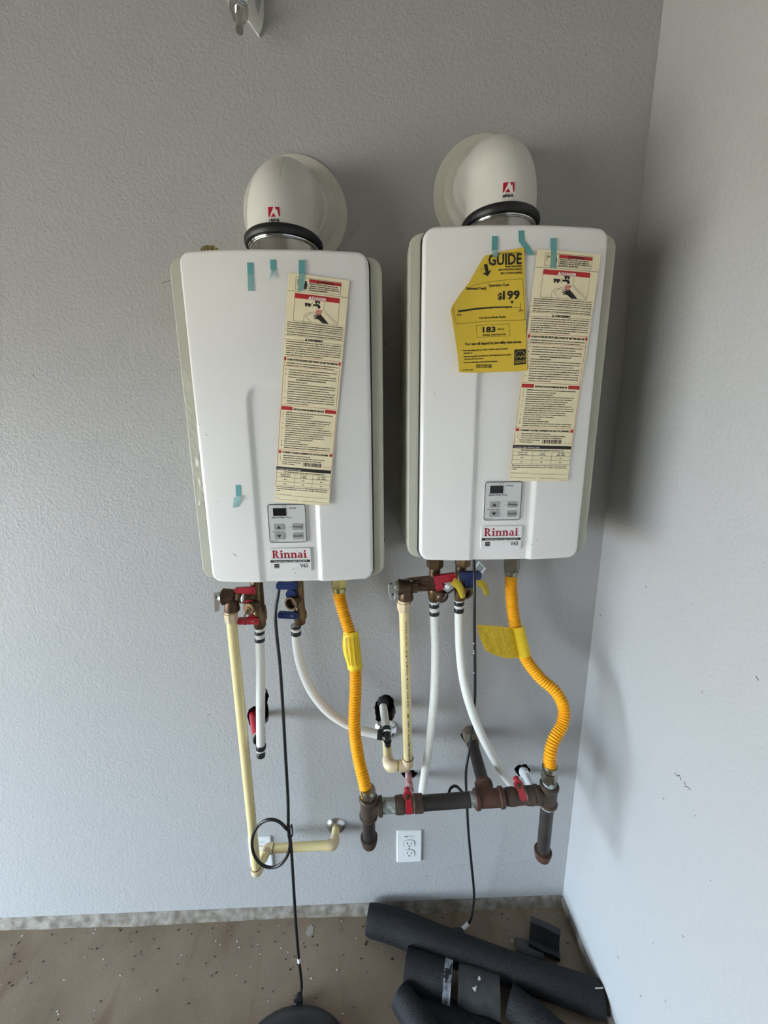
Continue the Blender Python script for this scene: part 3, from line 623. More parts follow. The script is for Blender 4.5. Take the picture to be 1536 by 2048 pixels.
    for yy in (.8590, .8790, .8990, .9180): P.line('ink', [(X(.01), Y_(yy)), (X(.985), Y_(yy))], .0004)
    for xx in (.01, .34, .665, .985): P.line('ink', [(X(xx), Y_(.8590 if xx in (.34, .665) else .846)), (X(xx), Y_(.9180))], .0004)
    for s, x_, y_ in [('Dip Switch / Micro', .175, .8675), ('Commutateur Dip', .175, .8755), ('0 - 610 m', .50, .8675), ('(0 - 2000 ft.)', .50, .8760), ('610 - 1372 m', .825, .8675), ('(2000 - 4500 ft.)', .825, .8760), ('No. 2', .175, .8910), ('OFF', .50, .8910), ('OFF', .825, .8910), ('No. 3', .175, .9110), ('OFF', .50, .9110), ('ON', .825, .9110)]:
        P.text('ink', s, X(x_), Y_(y_), ls, align='C', bold=.042)
    para(['This unit has been converted as per CAN 1 2.17-M91 Standard. Label sold in Canada', '/ Cette unité a été convertie selon la norme du CAN 1 2.17-M91. Vendu seulement au', 'Canada'], .920, .0090, x0=.02, x1=.95, last=.10)
    P.text('ink', 'Converted by/Converti par', X(.02), Y_(.9640), ls*1.05, width=X(.29)); P.line('ink', [(X(.32), Y_(.9655)), (X(.97), Y_(.9655))], .0004)
    P.text('ink', 'Date:', X(.02), Y_(.9840), ls*1.05); P.line('ink', [(X(.08), Y_(.9850)), (X(.44), Y_(.9850))], .0004)
    P.text('ink', 'Gas Type / Type de gaz', X(.50), Y_(.9860), ls*1.05, width=X(.25)); P.line('ink', [(X(.755), Y_(.9865)), (X(.98), Y_(.9865))], .0004)
    P.text('ink', 'U308-1513(05)', X(.86), Y_(.9970), ls*.7, width=X(.12))
    P.build(t, {'ink': 'black_print', 'redink': 'red_print', 'whiteink': 'white_print', 'pinkink': 'steam_print'})
    return t
leaflet((577, 546), (699, 562), (549, 1003), 'cream French warning leaflet hanging on the left water heater', lambda u, v: 0.0006+0.010*max(0, v-.55)**1.5*1.5*u+0.0008*(1+math.sin(v*7)), cxL)
leaflet((1074, 499), (1201, 510), (1017, 961), 'cream French warning leaflet hanging on the right water heater', lambda u, v: 0.0006+0.006*max(0, v-.6)**1.5*u+0.0008*(1+math.sin(v*7)), cxR)

# the yellow energy guide, its upper left corner torn away
def guide():
    Y = YC-0.0165
    o = at(893, 509, Y); U = (at(1048, 496, Y)-o); w = U.length; U = U/w; V = at(921, 745, Y)-o; V = (V-U*V.dot(U)); h = V.length; V = V/h
    sh = lambda v: 0.10*w*(-v/h)*0                              # no shear
    def bend(u, v):                                             # left side lifts off the cover
        a, b = u/w, -v/h; return 0.0005+0.012*max(0, 1-(a*1.0+b*0.55)/0.75)**2+0.006*max(0, .25-a)*b
    def fn(u, v, h_): return o+U*u-V*(v)*1.0+Vector((0, -1, 0))*(h_+bend(u, v))
    def loc(px, py):                                            # place of a photograph point on the sheet
        q = at(px, py, Y)-o; return (q.dot(U), -q.dot(V))
    outline = [(1048, 495), (1054, 741), (1030, 743), (985, 744.5), (950, 745.5), (918, 745), (915, 712), (910, 680), (905, 650), (900, 624), (903, 614), (921, 587), (938, 565), (952, 540), (964, 520), (970, 512), (990, 507), (1020, 500)]
    pts = [loc(*p) for p in outline]
    c = fn(w*.6, -h, 0); t = thing('energy_label', c, 'yellow energy guide sheet with torn corner on the right water heater', 'energy label')
    bm = bmesh.new(); vv = [bm.verts.new((p[0], p[1], 0)) for p in pts]; bm.faces.new(vv); bmesh.ops.triangulate(bm, faces=bm.faces[:])
    bmesh.ops.subdivide_edges(bm, edges=bm.edges[:], cuts=5, use_grid_fill=True); bmesh.ops.triangulate(bm, faces=bm.faces[:])
    bm.verts.index_update(); vs = [fn(v.co.x, v.co.y, 0) for v in bm.verts]; fs = [tuple(v.index for v in f.verts) for f in bm.faces]; bm.free()
    MB().add(vs, fs).build('paper', 'yellow', t)
    P = Print(fn)
    def T(s, px, py, hpx, wpx, bold=.02, px2=None):            # text placed and sized by the sheet's own layout
        x, y = loc(px, py); x2, y2 = loc(px+wpx, py-(wpx*0.045)); wd = math.hypot(x2-x, y2-y); hh = (loc(px, py-hpx)[1]-y)
        v, f = glyphs(s, 0, 0, hh/0.73, width=wd, bold=bold); ang = math.atan2(y2-y, x2-x); ca, sa = math.cos(ang), math.sin(ang)
        P.add('ink', [(x+a*ca-b*sa, y+a*sa+b*ca) for a, b in v], f, .0004)
    def Ln(pts_, wd): P.line('ink', [loc(*p) for p in pts_], wd)
    T('for comparing', 994, 509, 4, 46, .01)
    T('GUIDE', 976, 531, 22, 67, .03)
    P.poly('ink', [loc(*p) for p in [(967, 530), (974, 528), (977, 543), (983, 540), (975, 553), (964, 547), (971, 546)]]); P.poly('ink', [loc(*p) for p in [(960, 541), (965, 536), (964, 539)]])
    T('Rinnai Corporation', 1010, 535, 3.6, 34, .06); T('REU-VC2025FFU-US(NG)', 997, 542, 3.8, 47, .035); T('REU-VC2025W-US(NG)', 1001, 549, 3.8, 43, .035)
    Ln([(934, 578), (950, 571), (975, 565), (1010, 560), (1045, 558), (1050, 640), (1020, 641), (970, 643), (912, 649), (904, 616)], .0005)
    T('Estimated Yearly', 932, 581, 5.5, 41, .03); T('Operating Cost', 977, 574, 5.5, 41, .03)
    T('$', 995, 599, 13, 9, .03); T('199', 1005, 599, 17, 34, .035)
    P.poly('ink', [loc(*p) for p in [(1020, 602), (1027, 602), (1024, 609)]])
    P.poly('ink', [loc(*p) for p in [(916, 622.5), (950, 616.5), (985, 613.5), (1024, 613), (1024, 615.5), (985, 616.5), (950, 620), (916, 626)]]); Ln([(1024, 614.8), (1041, 615)], .0005)
    for x_, y0_, y1_ in [(916, 619, 628), (951, 617, 621), (983, 614, 620), (1013, 614, 619), (1040.5, 606, 619)]: Ln([(x_, y0_), (x_, y1_)], .0008)
    T('$179', 913, 633, 3.5, 9, .035); T('224', 1037, 623, 3.5, 8, .035); T('Cost Range of Similar Models', 958, 638, 4, 53, .035)
    Ln([(952, 651), (1018, 648), (1020, 672), (954, 675), (952, 651)], .0005)
    T('183', 965, 665, 11, 26, .035); T('therms', 995, 660, 3.6, 13, .02); T('Estimated Yearly Energy Use', 965, 672, 3.6, 46, .035)
    T('Your cost will depend on your utility rates and use.', 929, 691, 5.5, 114, .035)
    for s, x_, y_, w_ in [('• Cost range based only on models of similar capacity fueled by', 923, 703, 92), ('natural gas.', 927, 708, 18), ('• Estimated operating cost based on a 2010 national average natural', 925, 715, 96), ('gas cost of $1.09 per therm.', 928, 720, 39), ('• For more information, visit www.ftc.gov/energy.', 926, 727, 69)]: T(s, x_, y_, 3.3, w_, .035)
    x = 952; rnd = random.Random(8)
    while x < 983:
        b = rnd.choice([.8, .8, 1.6]); P.poly('ink', [loc(*p) for p in [(x, 728.5), (x+b, 728.4), (x+b, 736), (x, 736.2)]]); x += b+rnd.choice([.8, 1.2])
    T('2217-001-66201', 923, 742, 3.2, 23, .01)
    P.poly('ink', [loc(*p) for p in [(1028.5, 699.5), (1051.5, 698), (1051.5, 728), (1027.5, 730.5)]])
    P.m.setdefault('yellow', MB())
    arc = [(1040+10*math.cos(a), 714-12*math.sin(a)) for a in [PI*i/12 for i in range(13)]]; P.line('yellow', [loc(*p) for p in arc], .0006, h=.0007)
    v = [loc(1030.5, 717), loc(1038, 712), loc(1041, 716), loc(1044, 711), loc(1047, 715), loc(1050, 713)]; P.line('yellow', v, .0008, h=.0007)
    P.line('yellow', [loc(1028, 722), loc(1051, 720)], .0005, h=.0007)
    x, y = loc(1029.5, 727); x2, _ = loc(1050, 727); vv_, ff = glyphs('ENERGY STAR', x, y, .0042, width=x2-x, bold=.01); P.add('yellow', vv_, ff, .0007)
    P.build(t, {'ink': 'black_print', 'yellow': 'emblem'})
guide()

# strips of teal tape
def tape(label, quads):
    cx = cxL if quads[0][0][0][0] < 790 else cxR
    base = on_cover(*quads[0][0][3], cx)
    t = thing('tape_strip', Vector((base.x, base.y, base.z)), label, 'tape', 'teal tape strips on the covers')
    for q, mt, yy in quads:
        P4 = [on_cover(*p, cx, 0.0008+y_) for p, y_ in zip(q, yy)]; n = 5
        top = [P4[0].lerp(P4[1], i/n) for i in range(n+1)]; bot = [P4[3].lerp(P4[2], i/n) for i in range(n+1)]
        vs = top+bot+[v+EY*0.0002 for v in top+bot]; k = 2*(n+1); fs = []
        for i in range(n):
            fs += [(i, i+1, n+2+i, n+1+i), (k+i, k+n+1+i, k+n+2+i, k+i+1)]
        rim = list(range(n+1))+list(range(2*n+1, n, -1)); fs += [(rim[i], k+rim[i], k+rim[(i+1) % len(rim)], rim[(i+1) % len(rim)]) for i in range(len(rim))]
        MB().add(vs, fs).build('stuck_end' if mt == 'tape' else 'loose_end', mt, t, smooth=0)
c_ = lambda y: (y, y, y, y)
tape('teal tape strip with a pale tail, leftmost at the top of the left heater', [(((494, 525), (506.5, 525), (507, 548), (495, 548)), 'tape', c_(0)), (((495, 548), (507, 548), (509, 582), (496, 582)), 'tapethin', (0, 0, .001, .001))])
tape('short teal tape strip, middle one at the top of the left heater', [(((540, 519), (552, 519), (552.5, 539), (541, 540)), 'tape', c_(0)), (((543, 540), (552, 538), (545, 551), (537, 563)), 'tapethin', (0, 0, .008, .004))])
tape('teal tape strip holding the leaflet on the left heater', [(((597, 520), (609.5, 520), (610, 548), (598, 548)), 'tape', c_(.0024)), (((598, 548), (610, 548), (608, 581), (596, 582)), 'tapethin', c_(.0028))])
tape('crumpled teal tape scrap low on the left heater beside the channel', [(((471, 970), (481, 970), (482, 991), (472, 993)), 'tape', c_(0)), (((467, 995), (482, 991), (478, 1013), (466, 1016)), 'tapethin', (.003, .006, 0, 0))])
tape('teal tape strip running onto the yellow energy label', [(((984, 472), (996, 472), (995, 500), (983.5, 500)), 'tape', (0, 0, .004, .004)), (((983.5, 500), (995, 500), (996, 513), (986, 515)), 'tapethin', c_(.0125))])
tape('bent teal tape strip between the yellow label and the leaflet', [(((1037, 461), (1048.5, 461), (1049, 480), (1038, 485)), 'tape', c_(0)), (((1039, 485), (1049, 480), (1069, 509), (1059, 511)), 'tape', (.0005, .0005, .004, .004))])
tape('teal tape strip holding the leaflet on the right heater', [(((1101, 476), (1113.5, 476), (1113.5, 506), (1102, 506)), 'tape', c_(.0024)), (((1102, 506), (1113.5, 506), (1112, 536), (1100, 537)), 'tapethin', c_(.0028))])
# clear tape along the casing edge
q = [(360, 740), (384, 737), (402, 1030), (397, 1042)]
mb = MB(); p4 = [at(x, y, YC+.0128) for x, y in [(364, 741), (381, 738), (411, 1000), (397, 1012)]]; n = 24; rnd = random.Random(2); vs = []
for i in range(n+1):
    a = p4[0].lerp(p4[3], i/n); b = p4[1].lerp(p4[2], i/n)
    for k in range(4): vs.append(a.lerp(b, k/3)+Vector((0, -.0004-rnd.random()*.0014, 0)))
fs = [(i*4+k, i*4+k+1, i*4+k+5, i*4+k+4) for i in range(n) for k in range(3)]
tag(mb.add(vs, fs).build('clear_tape', 'cleartape', smooth=0), 'wrinkled clear tape along the left edge of the left heater', 'tape')

# ================================================================== pipes and valves below the heaters
def hexnut(mb, base, axis, h, r, ch=0.12, rot=0.0):
    mb.lathe(base, axis, [(0, r*.9), (h*ch, r), (h*(1-ch), r), (h, r*.9)], 6, rot); return mb
def lever(mb, p0, p1, w, th, hub=None):
    """a flat rounded lever from p0 to p1"""
    d = (p1-p0); L = d.length; d = d/L; n = Vector((0, -1, 0)); s = d.cross(n).normalized()
    out = [(0, -w*.5), (0, w*.5), (L*.3, w*.5), (L-w*.2, w*.5), (L, w*.25), (L, -w*.3), (L-w*.2, -w*.5), (L*.3, -w*.5)]
    mb.prism(out, p0, d, s, n, -th/2, th/2)
    mb.prism([(L*.12, -w*.28), (L*.12, w*.28), (L*.9, w*.24), (L*.9, -w*.24)], p0, d, s, n, th/2, th/2+.0012)
    return mb
VY = -0.10
def vert(px, py0, py1, Y):
    a = at(px, py0, Y); b = at(px, py1, Y); return a, Vector((a.x, Y, b.z))
# ---- left hot valve
a = at(513, 1165, VY); xh = a.x; zt = 1.274
t = thing('isolation_valve', Vector((xh, VY, at(513, 1256, VY).z)), 'brass valve with two red levers under the left heater', 'valve', 'isolation valves under the heaters')
zb = at(513, 1254, VY).z
mb = MB(); hexnut(mb, (xh, VY, zt-.024), (0, 0, 1), .024, .0215); mb.lathe((xh, VY, zb), (0, 0, 1), [(0, .0125), (.004, .0150), (.020, .0155), (.021, .0185), (.040, .0195), (.055, .0175), (.058, .0150), (zt-zb-.024, .0150)], 28)
pL = at(478, 1199, VY-.004); mb.lathe((xh, VY, pL.z), (-1, 0, 0), [(0, .013), (xh-pL.x-.012, .0125), (xh-pL.x, .0105)], 20)
mb.build('valve_body', 'brass', t)
pc = at(496, 1219, VY-.045); mb = MB(); ax = (pc-Vector((xh, VY, pc.z-.002))).normalized()
mb.lathe(Vector((xh, VY, pc.z-.002)), ax, [(0, .0125), ((pc-Vector((xh, VY, pc.z))).length-.012, .0125)], 20)
mb.build('drain_port', 'brass', t)
mb = MB(); mb.lathe(pc-ax*.012, ax, [(0, .0150), (.009, .0150), (.011, .0135), (.0112, .006), (.013, .0055)], 22); cp_ = mb.build('drain_cap', 'brass', t)
mb = MB(); mb.tube([pc+ax*.002, at(489, 1232, VY-.05), at(490, 1250, VY-.05)], .0018, 6); mb.build('cap_strap', 'brassdark', cp_)
mb = MB(); lever(mb, at(511, 1181, VY-.026), at(469, 1183, VY-.026), .0185, .010); mb.lathe(at(502, 1197, VY-.010), (0, -1, 0), [(0, .011), (.020, .0115), (.022, .010)], 16); h_ = mb.build('lever', 'red', t)
mb = MB(); mb.lathe(at(495, 1185, VY-.030), (0, -1, 0), [(0, .003), (.002, .002)], 6); mb.build('lever_screw', 'zinc', h_)
mb = MB(); lever(mb, at(518, 1241, VY-.020), at(475, 1242, VY-.020), .0160, .008); mb.lathe(at(507, 1232, VY-.004), (0, -1, 0), [(0, .010), (.016, .0105)], 16); h_ = mb.build('lever', 'red', t)
mb = MB(); mb.lathe(at(506, 1242, VY-.023), (0, -1, 0), [(0, .0032), (.003, .0026)], 6); mb.build('lever_screw', 'chrome', h_)
mb = MB(); mb.tube(spline([at(487, 1188, VY-.04), at(485, 1196, VY-.042), at(484, 1205, VY-.04)], 5), [.0012, .0018, .0025, .003, .0036, .004, .0038, .0035, .003, .002, .001], 10); mb.build('plastic_pin', 'whiteband', t)

# ---- left cold valve
xc = at(598, 1200, VY).x; zb = at(593, 1247, VY).z
t = thing('isolation_valve', Vector((xc, VY, zb)), 'brass valve with two navy blue levers under the left heater', 'valve', 'isolation valves under the heaters')
mb = MB(); mb.lathe((xc, VY, zb), (0, 0, 1), [(0, .0125), (.012, .0145), (.016, .0170), (.030, .0172), (.036, .0140), (.060, .0130), (1.274-zb, .0130)], 26); mb.build('valve_body', 'brass', t)
pc = at(581, 1208, VY-.036); base = Vector((xc, VY, pc.z)); ax = (pc-base).normalized(); L_ = (pc-base).length
mb = MB(); mb.lathe(base, ax, [(0, .012), (L_-.008, .0130), (L_-.008, .0165), (L_, .0165), (L_, .0125), (L_-.012, .011), (L_-.012, .002)], 24); mb.build('drain_port', 'brassdark', t)
mb = MB(); lever(mb, at(594, 1171, VY-.024), at(553, 1171, VY-.024), .0170, .009); mb.lathe(at(585, 1182, VY-.006), (0, -1, 0), [(0, .012), (.022, .012)], 16); mb.build('lever', 'blue', t)
mb = MB(); lever(mb, at(595, 1231, VY-.020), at(556, 1229, VY-.020), .0165, .008); h_ = mb.build('lever', 'blue', t)
mb = MB(); mb.lathe(at(584, 1231, VY-.023), (0, -1, 0), [(0, .0032), (.003, .0026)], 6); mb.build('lever_screw', 'chrome', h_)

# ---- relief valves
def relief(pcen, pdown, pcap, lever_pts, leverstyle, label, Y, reach):
    c = at(*pcen, Y); d = at(*pdown, Y)
    t = thing('relief_valve', Vector((c.x, Y, d.z)), label, 'relief valve', 'pressure relief valves beside the hot valves')
    mb = MB(); mb.lathe((c.x, Y, c.z), (-1, 0, 0), [(-.020, .010), (-.012, .0125), (-.010, .0165), (.004, .0185), (.014, .0190), (.0155, .0200), (.018, .0200), (.019, .0165)], 26)
    mb.lathe((c.x, Y, d.z), (0, 0, 1), [(0, .0175), (.004, .0185), (.016, .0165), (.026, .0155), (c.z-d.z, .014)], 26)
    hexnut(mb, (c.x+.014, Y, c.z), (1, 0, 0), .014, .0145, rot=.2)
    mb.lathe((c.x+.018, Y, c.z), (1, 0, 0), [(0, .0105), (reach, .0105)], 18)
    body = mb.build('valve_body', 'brassdark', t)
    mb = MB(); mb.lathe((c.x-.019, Y, c.z), (-1, 0, 0), [(0, .0165), (.001, .0170), (.006, .0155), (.009, .0105), (.010, .004), (.014, .003)], 24); mb.build('end_cap', 'zinc', t)
    if leverstyle == 'strip':
        P4 = [at(*p, Y-.006) for p in lever_pts]; mb = MB(); vs = P4+[p+Vector((.0006, .004, 0)) for p in P4]
        mb.add(vs, [(0, 1, 2, 3), (7, 6, 5, 4), (0, 4, 5, 1), (1, 5, 6, 2), (2, 6, 7, 3), (3, 7, 4, 0)]); lv = mb.build('test_lever', 'zinc', t, smooth=0)
        m_ = P4[0].lerp(P4[1], .5); mb = MB(); mb.lathe(m_.lerp(P4[2].lerp(P4[3], .5), .22)+Vector((0, .0005, 0)), (0, -1, 0), [(0, .002), (.0012, .002)], 10); mb.build('pin', 'gap', lv)
    else:
        pts = [at(*p, Y-.005) for p in lever_pts]; mb = MB(); mb.tube(spline(pts+[pts[0]], 5), .0012, 7); lv = mb.build('test_lever', 'chrome', t)
        for k in (1, 3):
            mb = MB(); mb.lathe(pts[k].lerp(pts[0], .3)+Vector((0, .003, 0)), (0, -1, 0), [(0, .0022), (.006, .0022)], 10); mb.build('pin', 'gap', lv)
    return t
relief((462, 1193), (462, 1221), None, [(428, 1186), (436, 1186), (437.5, 1222), (429.5, 1224)], 'strip', 'brass relief valve with flat lever beside the left red valve', -0.124, .040)
relief((812, 1174), (810, 1199), None, [(777, 1168), (786, 1167), (790, 1178), (789, 1198), (783, 1201), (778, 1186)], 'wire', 'brass relief valve with wire lever beside the right red valve', -0.122, .050)

# ---- right hot valve
VR = -0.105
xh = at(869, 1170, VR).x; zb = at(868, 1200, VR).z; zt = 1.310
t = thing('isolation_valve', Vector((xh, VR, zb)), 'brass valve with one red lever under the right heater', 'valve', 'isolation valves under the heaters')
mb = MB(); zn = at(869, 1135, VR).z; hexnut(mb, (xh, VR, zn), (0, 0, 1), zt-zn, .0205, rot=.3); mb.lathe((xh, VR, zb), (0, 0, 1), [(0, .0130), (.008, .0150), (.020, .0165), (.034, .0170), (.042, .0135), (zn-zb, .0135)], 26)
zc_ = at(840, 1173, VR).z; mb.lathe((xh, VR, zc_), (-1, 0, 0), [(0, .0130), (.022, .0120), (.034, .0120)], 20); mb.build('valve_body', 'brass', t)
mb = MB(); mb.lathe((xh-.031, VR, zc_), (-1, 0, 0), [(0, .0128), (.010, .0128)], 20); mb.build('thread_tape', 'seal', t)
pc = at(887, 1196, VR-.040); base = Vector((xh, VR, pc.z+.008)); ax = (pc-base).normalized(); L_ = (pc-base).length
mb = MB(); mb.lathe(base, ax, [(0, .0115), (L_-.010, .0115)], 20); mb.build('drain_port', 'brassdark', t)
mb = MB(); mb.lathe(pc-ax*.011, ax, [(0, .0150), (.009, .0150), (.011, .0135), (.0112, .005), (.014, .0045)], 24); cp_ = mb.build('drain_cap', 'brassdark', t)
mb = MB(); mb.tube(spline([pc+ax*.003, at(893, 1189, VR-.046), at(903, 1182, VR-.046), at(909, 1177, VR-.046)], 5), .0024, 7); mb.build('cap_strap', 'rubber', cp_)
mb = MB(); mb.lathe(at(894, 1173, VR-.048), (0, -1, 0), [(0, .006), (.004, .0055)], 8); mb.build('strap_clip', 'whiteband', cp_)
mb = MB(); lever(mb, at(868, 1159, VR-.030), at(912, 1153, VR-.030), .0190, .012); mb.lathe(at(876, 1168, VR-.012), (0, -1, 0), [(0, .010), (.020, .0105)], 16); mb.build('lever', 'red', t)
# leaf-shaped metal tag
pts = [(808, 1157), (820, 1155), (838, 1153), (858, 1151), (876, 1158), (893, 1170), (890, 1176), (878, 1177), (866, 1175), (850, 1170), (830, 1162)]
mb = MB(); P3 = [at(x, y, VR-.026-.008*math.sin((x-808)/85*PI)) for x, y in pts]; n = len(P3); c0 = sum(P3, Vector())/n; mb.add(P3+[p+Vector((0, .0008, -.0004)) for p in P3]+[c0, c0+Vector((0, .0008, 0))], [(i, (i+1) % n, 2*n) for i in range(n)]+[(n+(i+1) % n, n+i, 2*n+1) for i in range(n)]+[(i, n+i, n+(i+1) % n, (i+1) % n) for i in range(n)])
mb.build('metal_tag', 'brassdark', t, smooth=20)['label'] = 'leaf-shaped metal tag'

# ---- right cold valve
xc = at(921, 1170, VR).x; zb = at(918, 1198, VR).z
t = thing('isolation_valve', Vector((xc, VR, zb)), 'brass valve with one navy lever under the right heater', 'valve', 'isolation valves under the heaters')
zn = at(925, 1131, VR).z
mb = MB(); hexnut(mb, (xc+.003, VR, zn), (0, 0, 1), zt-zn, .0200); mb.lathe((xc, VR, zb), (0, 0, 1), [(0, .0130), (.010, .0150), (.034, .0155), (.042, .0135), (zn-zb, .0135)], 26); mb.build('valve_body', 'brass', t)
pc = at(934, 1187, VR-.034); base = Vector((xc, VR, pc.z+.006)); ax = (pc-base).normalized(); L_ = (pc-base).length
mb = MB(); mb.lathe(base, ax, [(0, .012), (L_-.010, .0125), (L_-.010, .0160), (L_, .0160), (L_, .0120), (L_-.010, .010)], 22); mb.build('drain_port', 'brass', t)
mb = MB(); lever(mb, at(919, 1152, VR-.028), at(962, 1150, VR-.028), .0200, .012); mb.lathe(at(938, 1163, VR-.010), (0, -1, 0), [(0, .012), (.020, .012)], 16); mb.build('lever', 'blue', t)
def strap(pts, w, name, mt, parent, Y0, dy):
    P3 = [at(x, y, Y0+dy*i) for i, (x, y) in enumerate(pts)]; P3 = spline(P3, 5); vs = []; n = len(P3)
    for i, p in enumerate(P3):
        T = (P3[min(i+1, n-1)]-P3[max(i-1, 0)]).normalized(); s_ = T.cross(Vector((0, -1, 0))).normalized()*w*(1-.35*(i/(n-1))**2)
        for k in range(5):
            a = -1+k*.5; vs.append(p+s_*a+Vector((0, .003*a*a, 0)))
    k = len(vs); vs += [v+Vector((0, .0012, 0)) for v in vs]
    fs = [(i*5+j, i*5+j+1, i*5+j+6, i*5+j+5) for i in range(n-1) for j in range(4)]; fs += [tuple(k+q for q in reversed(f)) for f in fs]
    rim = list(range(5))+[i*5+4 for i in range(1, n)]+[(n-1)*5+j for j in range(3, -1, -1)]+[i*5 for i in range(n-2, 0, -1)]; fs += [(rim[i], k+rim[i], k+rim[(i+1) % len(rim)], rim[(i+1) % len(rim)]) for i in range(len(rim))]
    return MB().add(vs, fs).build(name, mt, parent, smooth=60)
MT['yellowplastic'] = mat('yellow_plastic_strap', (0.50, 0.36, 0.02, 1), 0.4, var=0.15, vscale=40)
s1 = strap([(905, 1163), (914, 1169), (922, 1180), (927, 1196)], .0095, 'tag_strap', 'yellowplastic', t, VR-.052, -.001)
s2 = strap([(955, 1168), (964, 1168), (971, 1176), (975, 1190)], .0085, 'tag_strap', 'yellowplastic', t, VR-.034, -.001)
# small barcoded foil tag hung behind the cord
p4 = [at(x, y, -.075) for x, y in [(957, 1122), (972, 1137), (962, 1151), (947, 1136)]]
mb = MB(); mb.add(p4+[p+Vector((0, .001, 0)) for p in p4], [(0, 1, 2, 3), (7, 6, 5, 4), (0, 4, 5, 1), (1, 5, 6, 2), (2, 6, 7, 3), (3, 7, 4, 0)]); ft = mb.build('foil_tag', 'zinc', t, smooth=0)
mb = MB()
for i in range(6):
    f = .12+.14*i; a_, b_ = p4[0].lerp(p4[1], .25+.1*i), p4[3].lerp(p4[2], .25+.1*i); mb.tube([a_.lerp(b_, .1)+Vector((0, -.0004, 0)), a_.lerp(b_, .9)+Vector((0, -.0004, 0))], .0006, 4)
mb.build('barcode', 'ink', ft, kind='stuff')

# ---- cream drain pipes
PR = 0.0122
def bend_pts(a, c, b, r, n=8):
    """corner at c between a and b, rounded"""
    u = (a-c).normalized(); v = (b-c).normalized(); p0, p1 = c+u*r, c+v*r
    return [p0*(1-t)**2+c*2*t*(1-t)+p1*t*t for t in [i/n for i in range(n+1)]]
def elbow(parent, a, c, b, leg=.020, r=.0150):
    u = (a-c).normalized(); v = (b-c).normalized(); pts = [c+u*leg]+bend_pts(a, c, b, .013)+[c+v*leg]
    mb = MB(); mb.tube(pts, r, 20)
    e = mb.build('elbow', 'cpvcfit', parent)
    return e
def pipe(parent, a, b, r=PR, mt='cpvc', name='pipe', seg=20): return MB().tube([a, b], r, seg).build(name, mt, parent)
def cyl_print(parent, a, b, r, texts, size, ang0, mt='ink', name='lettering', facing=None):
    """lettering running down a pipe"""
    d = (b-a).normalized(); L_ = (b-a).length; to = (CAM-(a+b)/2); to = (to-d*to.dot(d)).normalized(); s_ = d.cross(to)
    mb = MB()
    for s, f0, f1 in texts:
        v, f = glyphs(s, 0, 0, size, width=L_*(f1-f0), bold=.01)
        mb.add([a+d*(L_*f0+x)+(to*math.cos(ang0-(y-size*.35)/r)+s_*math.sin(ang0-(y-size*.35)/r))*(r+.0002) for x, y in v], f)
    return mb.build(name, mt, parent, smooth=0)
def adapter(parent, p, top, Y):
    mb = MB(); mb.lathe((p.x, Y, p.z), (0, 0, 1), [(0, .0145), (.006, .0150), (.006, .0165), (.022, .0170), (.024, .0180), (.024, .0150), (top-p.z, .0150)], 8); return mb.build('threaded_adapter', 'cpvcfit', parent, smooth=25)

YD = -0.124
zr_ = at(462, 1221, YD).z; za = at(463, 1243, YD).z; xd = at(463, 1240, YD).x; xd2 = at(513, 1740, YD).x; zbot = 0.3591
t = thing('drain_pipe', Vector((xd2, YD, zbot-.012)), 'long cream drain pipe running down from the left heater', 'drain pipe', 'cream relief drain pipes')
adapter(t, Vector((xd, YD, za)), zr_, YD)
top = Vector((xd, YD, za)); cb = Vector((xd2, YD, zbot)); back = Vector((at(533, 1697, -.060).x, -.060, zbot)); side = Vector((-0.7533, -.057, .3589)); wallp = Vector((-.7533, .03, .3589))
pp = pipe(t, top, cb); cyl_print(pp, top, cb, PR, [('CTS CPVC 4120 3/4" 100 PSI @ 180°F ASTM D-2846', .1, .75)], .006, -1.35)
elbow(t, top, cb, back); pipe(t, cb, back); elbow(t, cb, back, side); pipe(t, back, side); elbow(t, back, side, wallp); pipe(t, side, wallp)
mb = MB()
for p_, d_ in [(cb+Vector((0, 0, .020)), (0, 0, 1)), (back+(side-back).normalized()*.020, tuple(side-back))]:
    mb.lathe(p_, d_, [(-.001, .0140), (.0015, .0128)], 20)
mb.build('glue_ring', 'brass', t, kind='stuff')
mb = MB(); mb.lathe((wallp.x, 0.001, wallp.z+.001), (0, -1, 0), [(0, .0300), (.002, .0305), (.008, .0270), (.012, .0185), (.013, .0130)], 36); mb.build('escutcheon', 'zinc', t)

YD = -0.122
xd = at(808, 1215, YD).x; zr_ = at(810, 1199, YD).z; za = at(809, 1222, YD).z; cb = at(820, 1531, YD); cb.x = (cb.x+xd)/2+.004
t = thing('drain_pipe', Vector((xd, YD, cb.z-.012)), 'cream drain pipe with black print below the right heater', 'drain pipe', 'cream relief drain pipes')
adapter(t, Vector((xd, YD, za)), zr_, YD)
top = Vector((xd, YD, za)); wl = at(771, 1452, 0); cl = at(784, 1536, YD); cl.z = cb.z; wallp = Vector((at(771, 1452, 0).x, .03, cb.z+.006)); cl.x = wallp.x+.004; ends = Vector((wallp.x, -.105, cb.z))
pp = pipe(t, top, cb); cyl_print(pp, top, cb, PR, [('CTPC.D.W', .05, .20), ('3/4" CPVC 4120 100 PSI', .22, .58), ('@ 180°F ASTM D2846', .62, .95)], .0055, -.28)
elbow(t, top, cb, cl, leg=.024); pipe(t, cb, cl); elbow(t, cb, cl, wallp, leg=.022, r=.0155); pipe(t, cl, wallp)
mb = MB(); mb.lathe(cb+Vector((0, 0, .024)), (0, 0, 1), [(-.001, .0142), (.0015, .0128)], 20); mb.build('glue_ring', 'brassdark', t, kind='stuff')
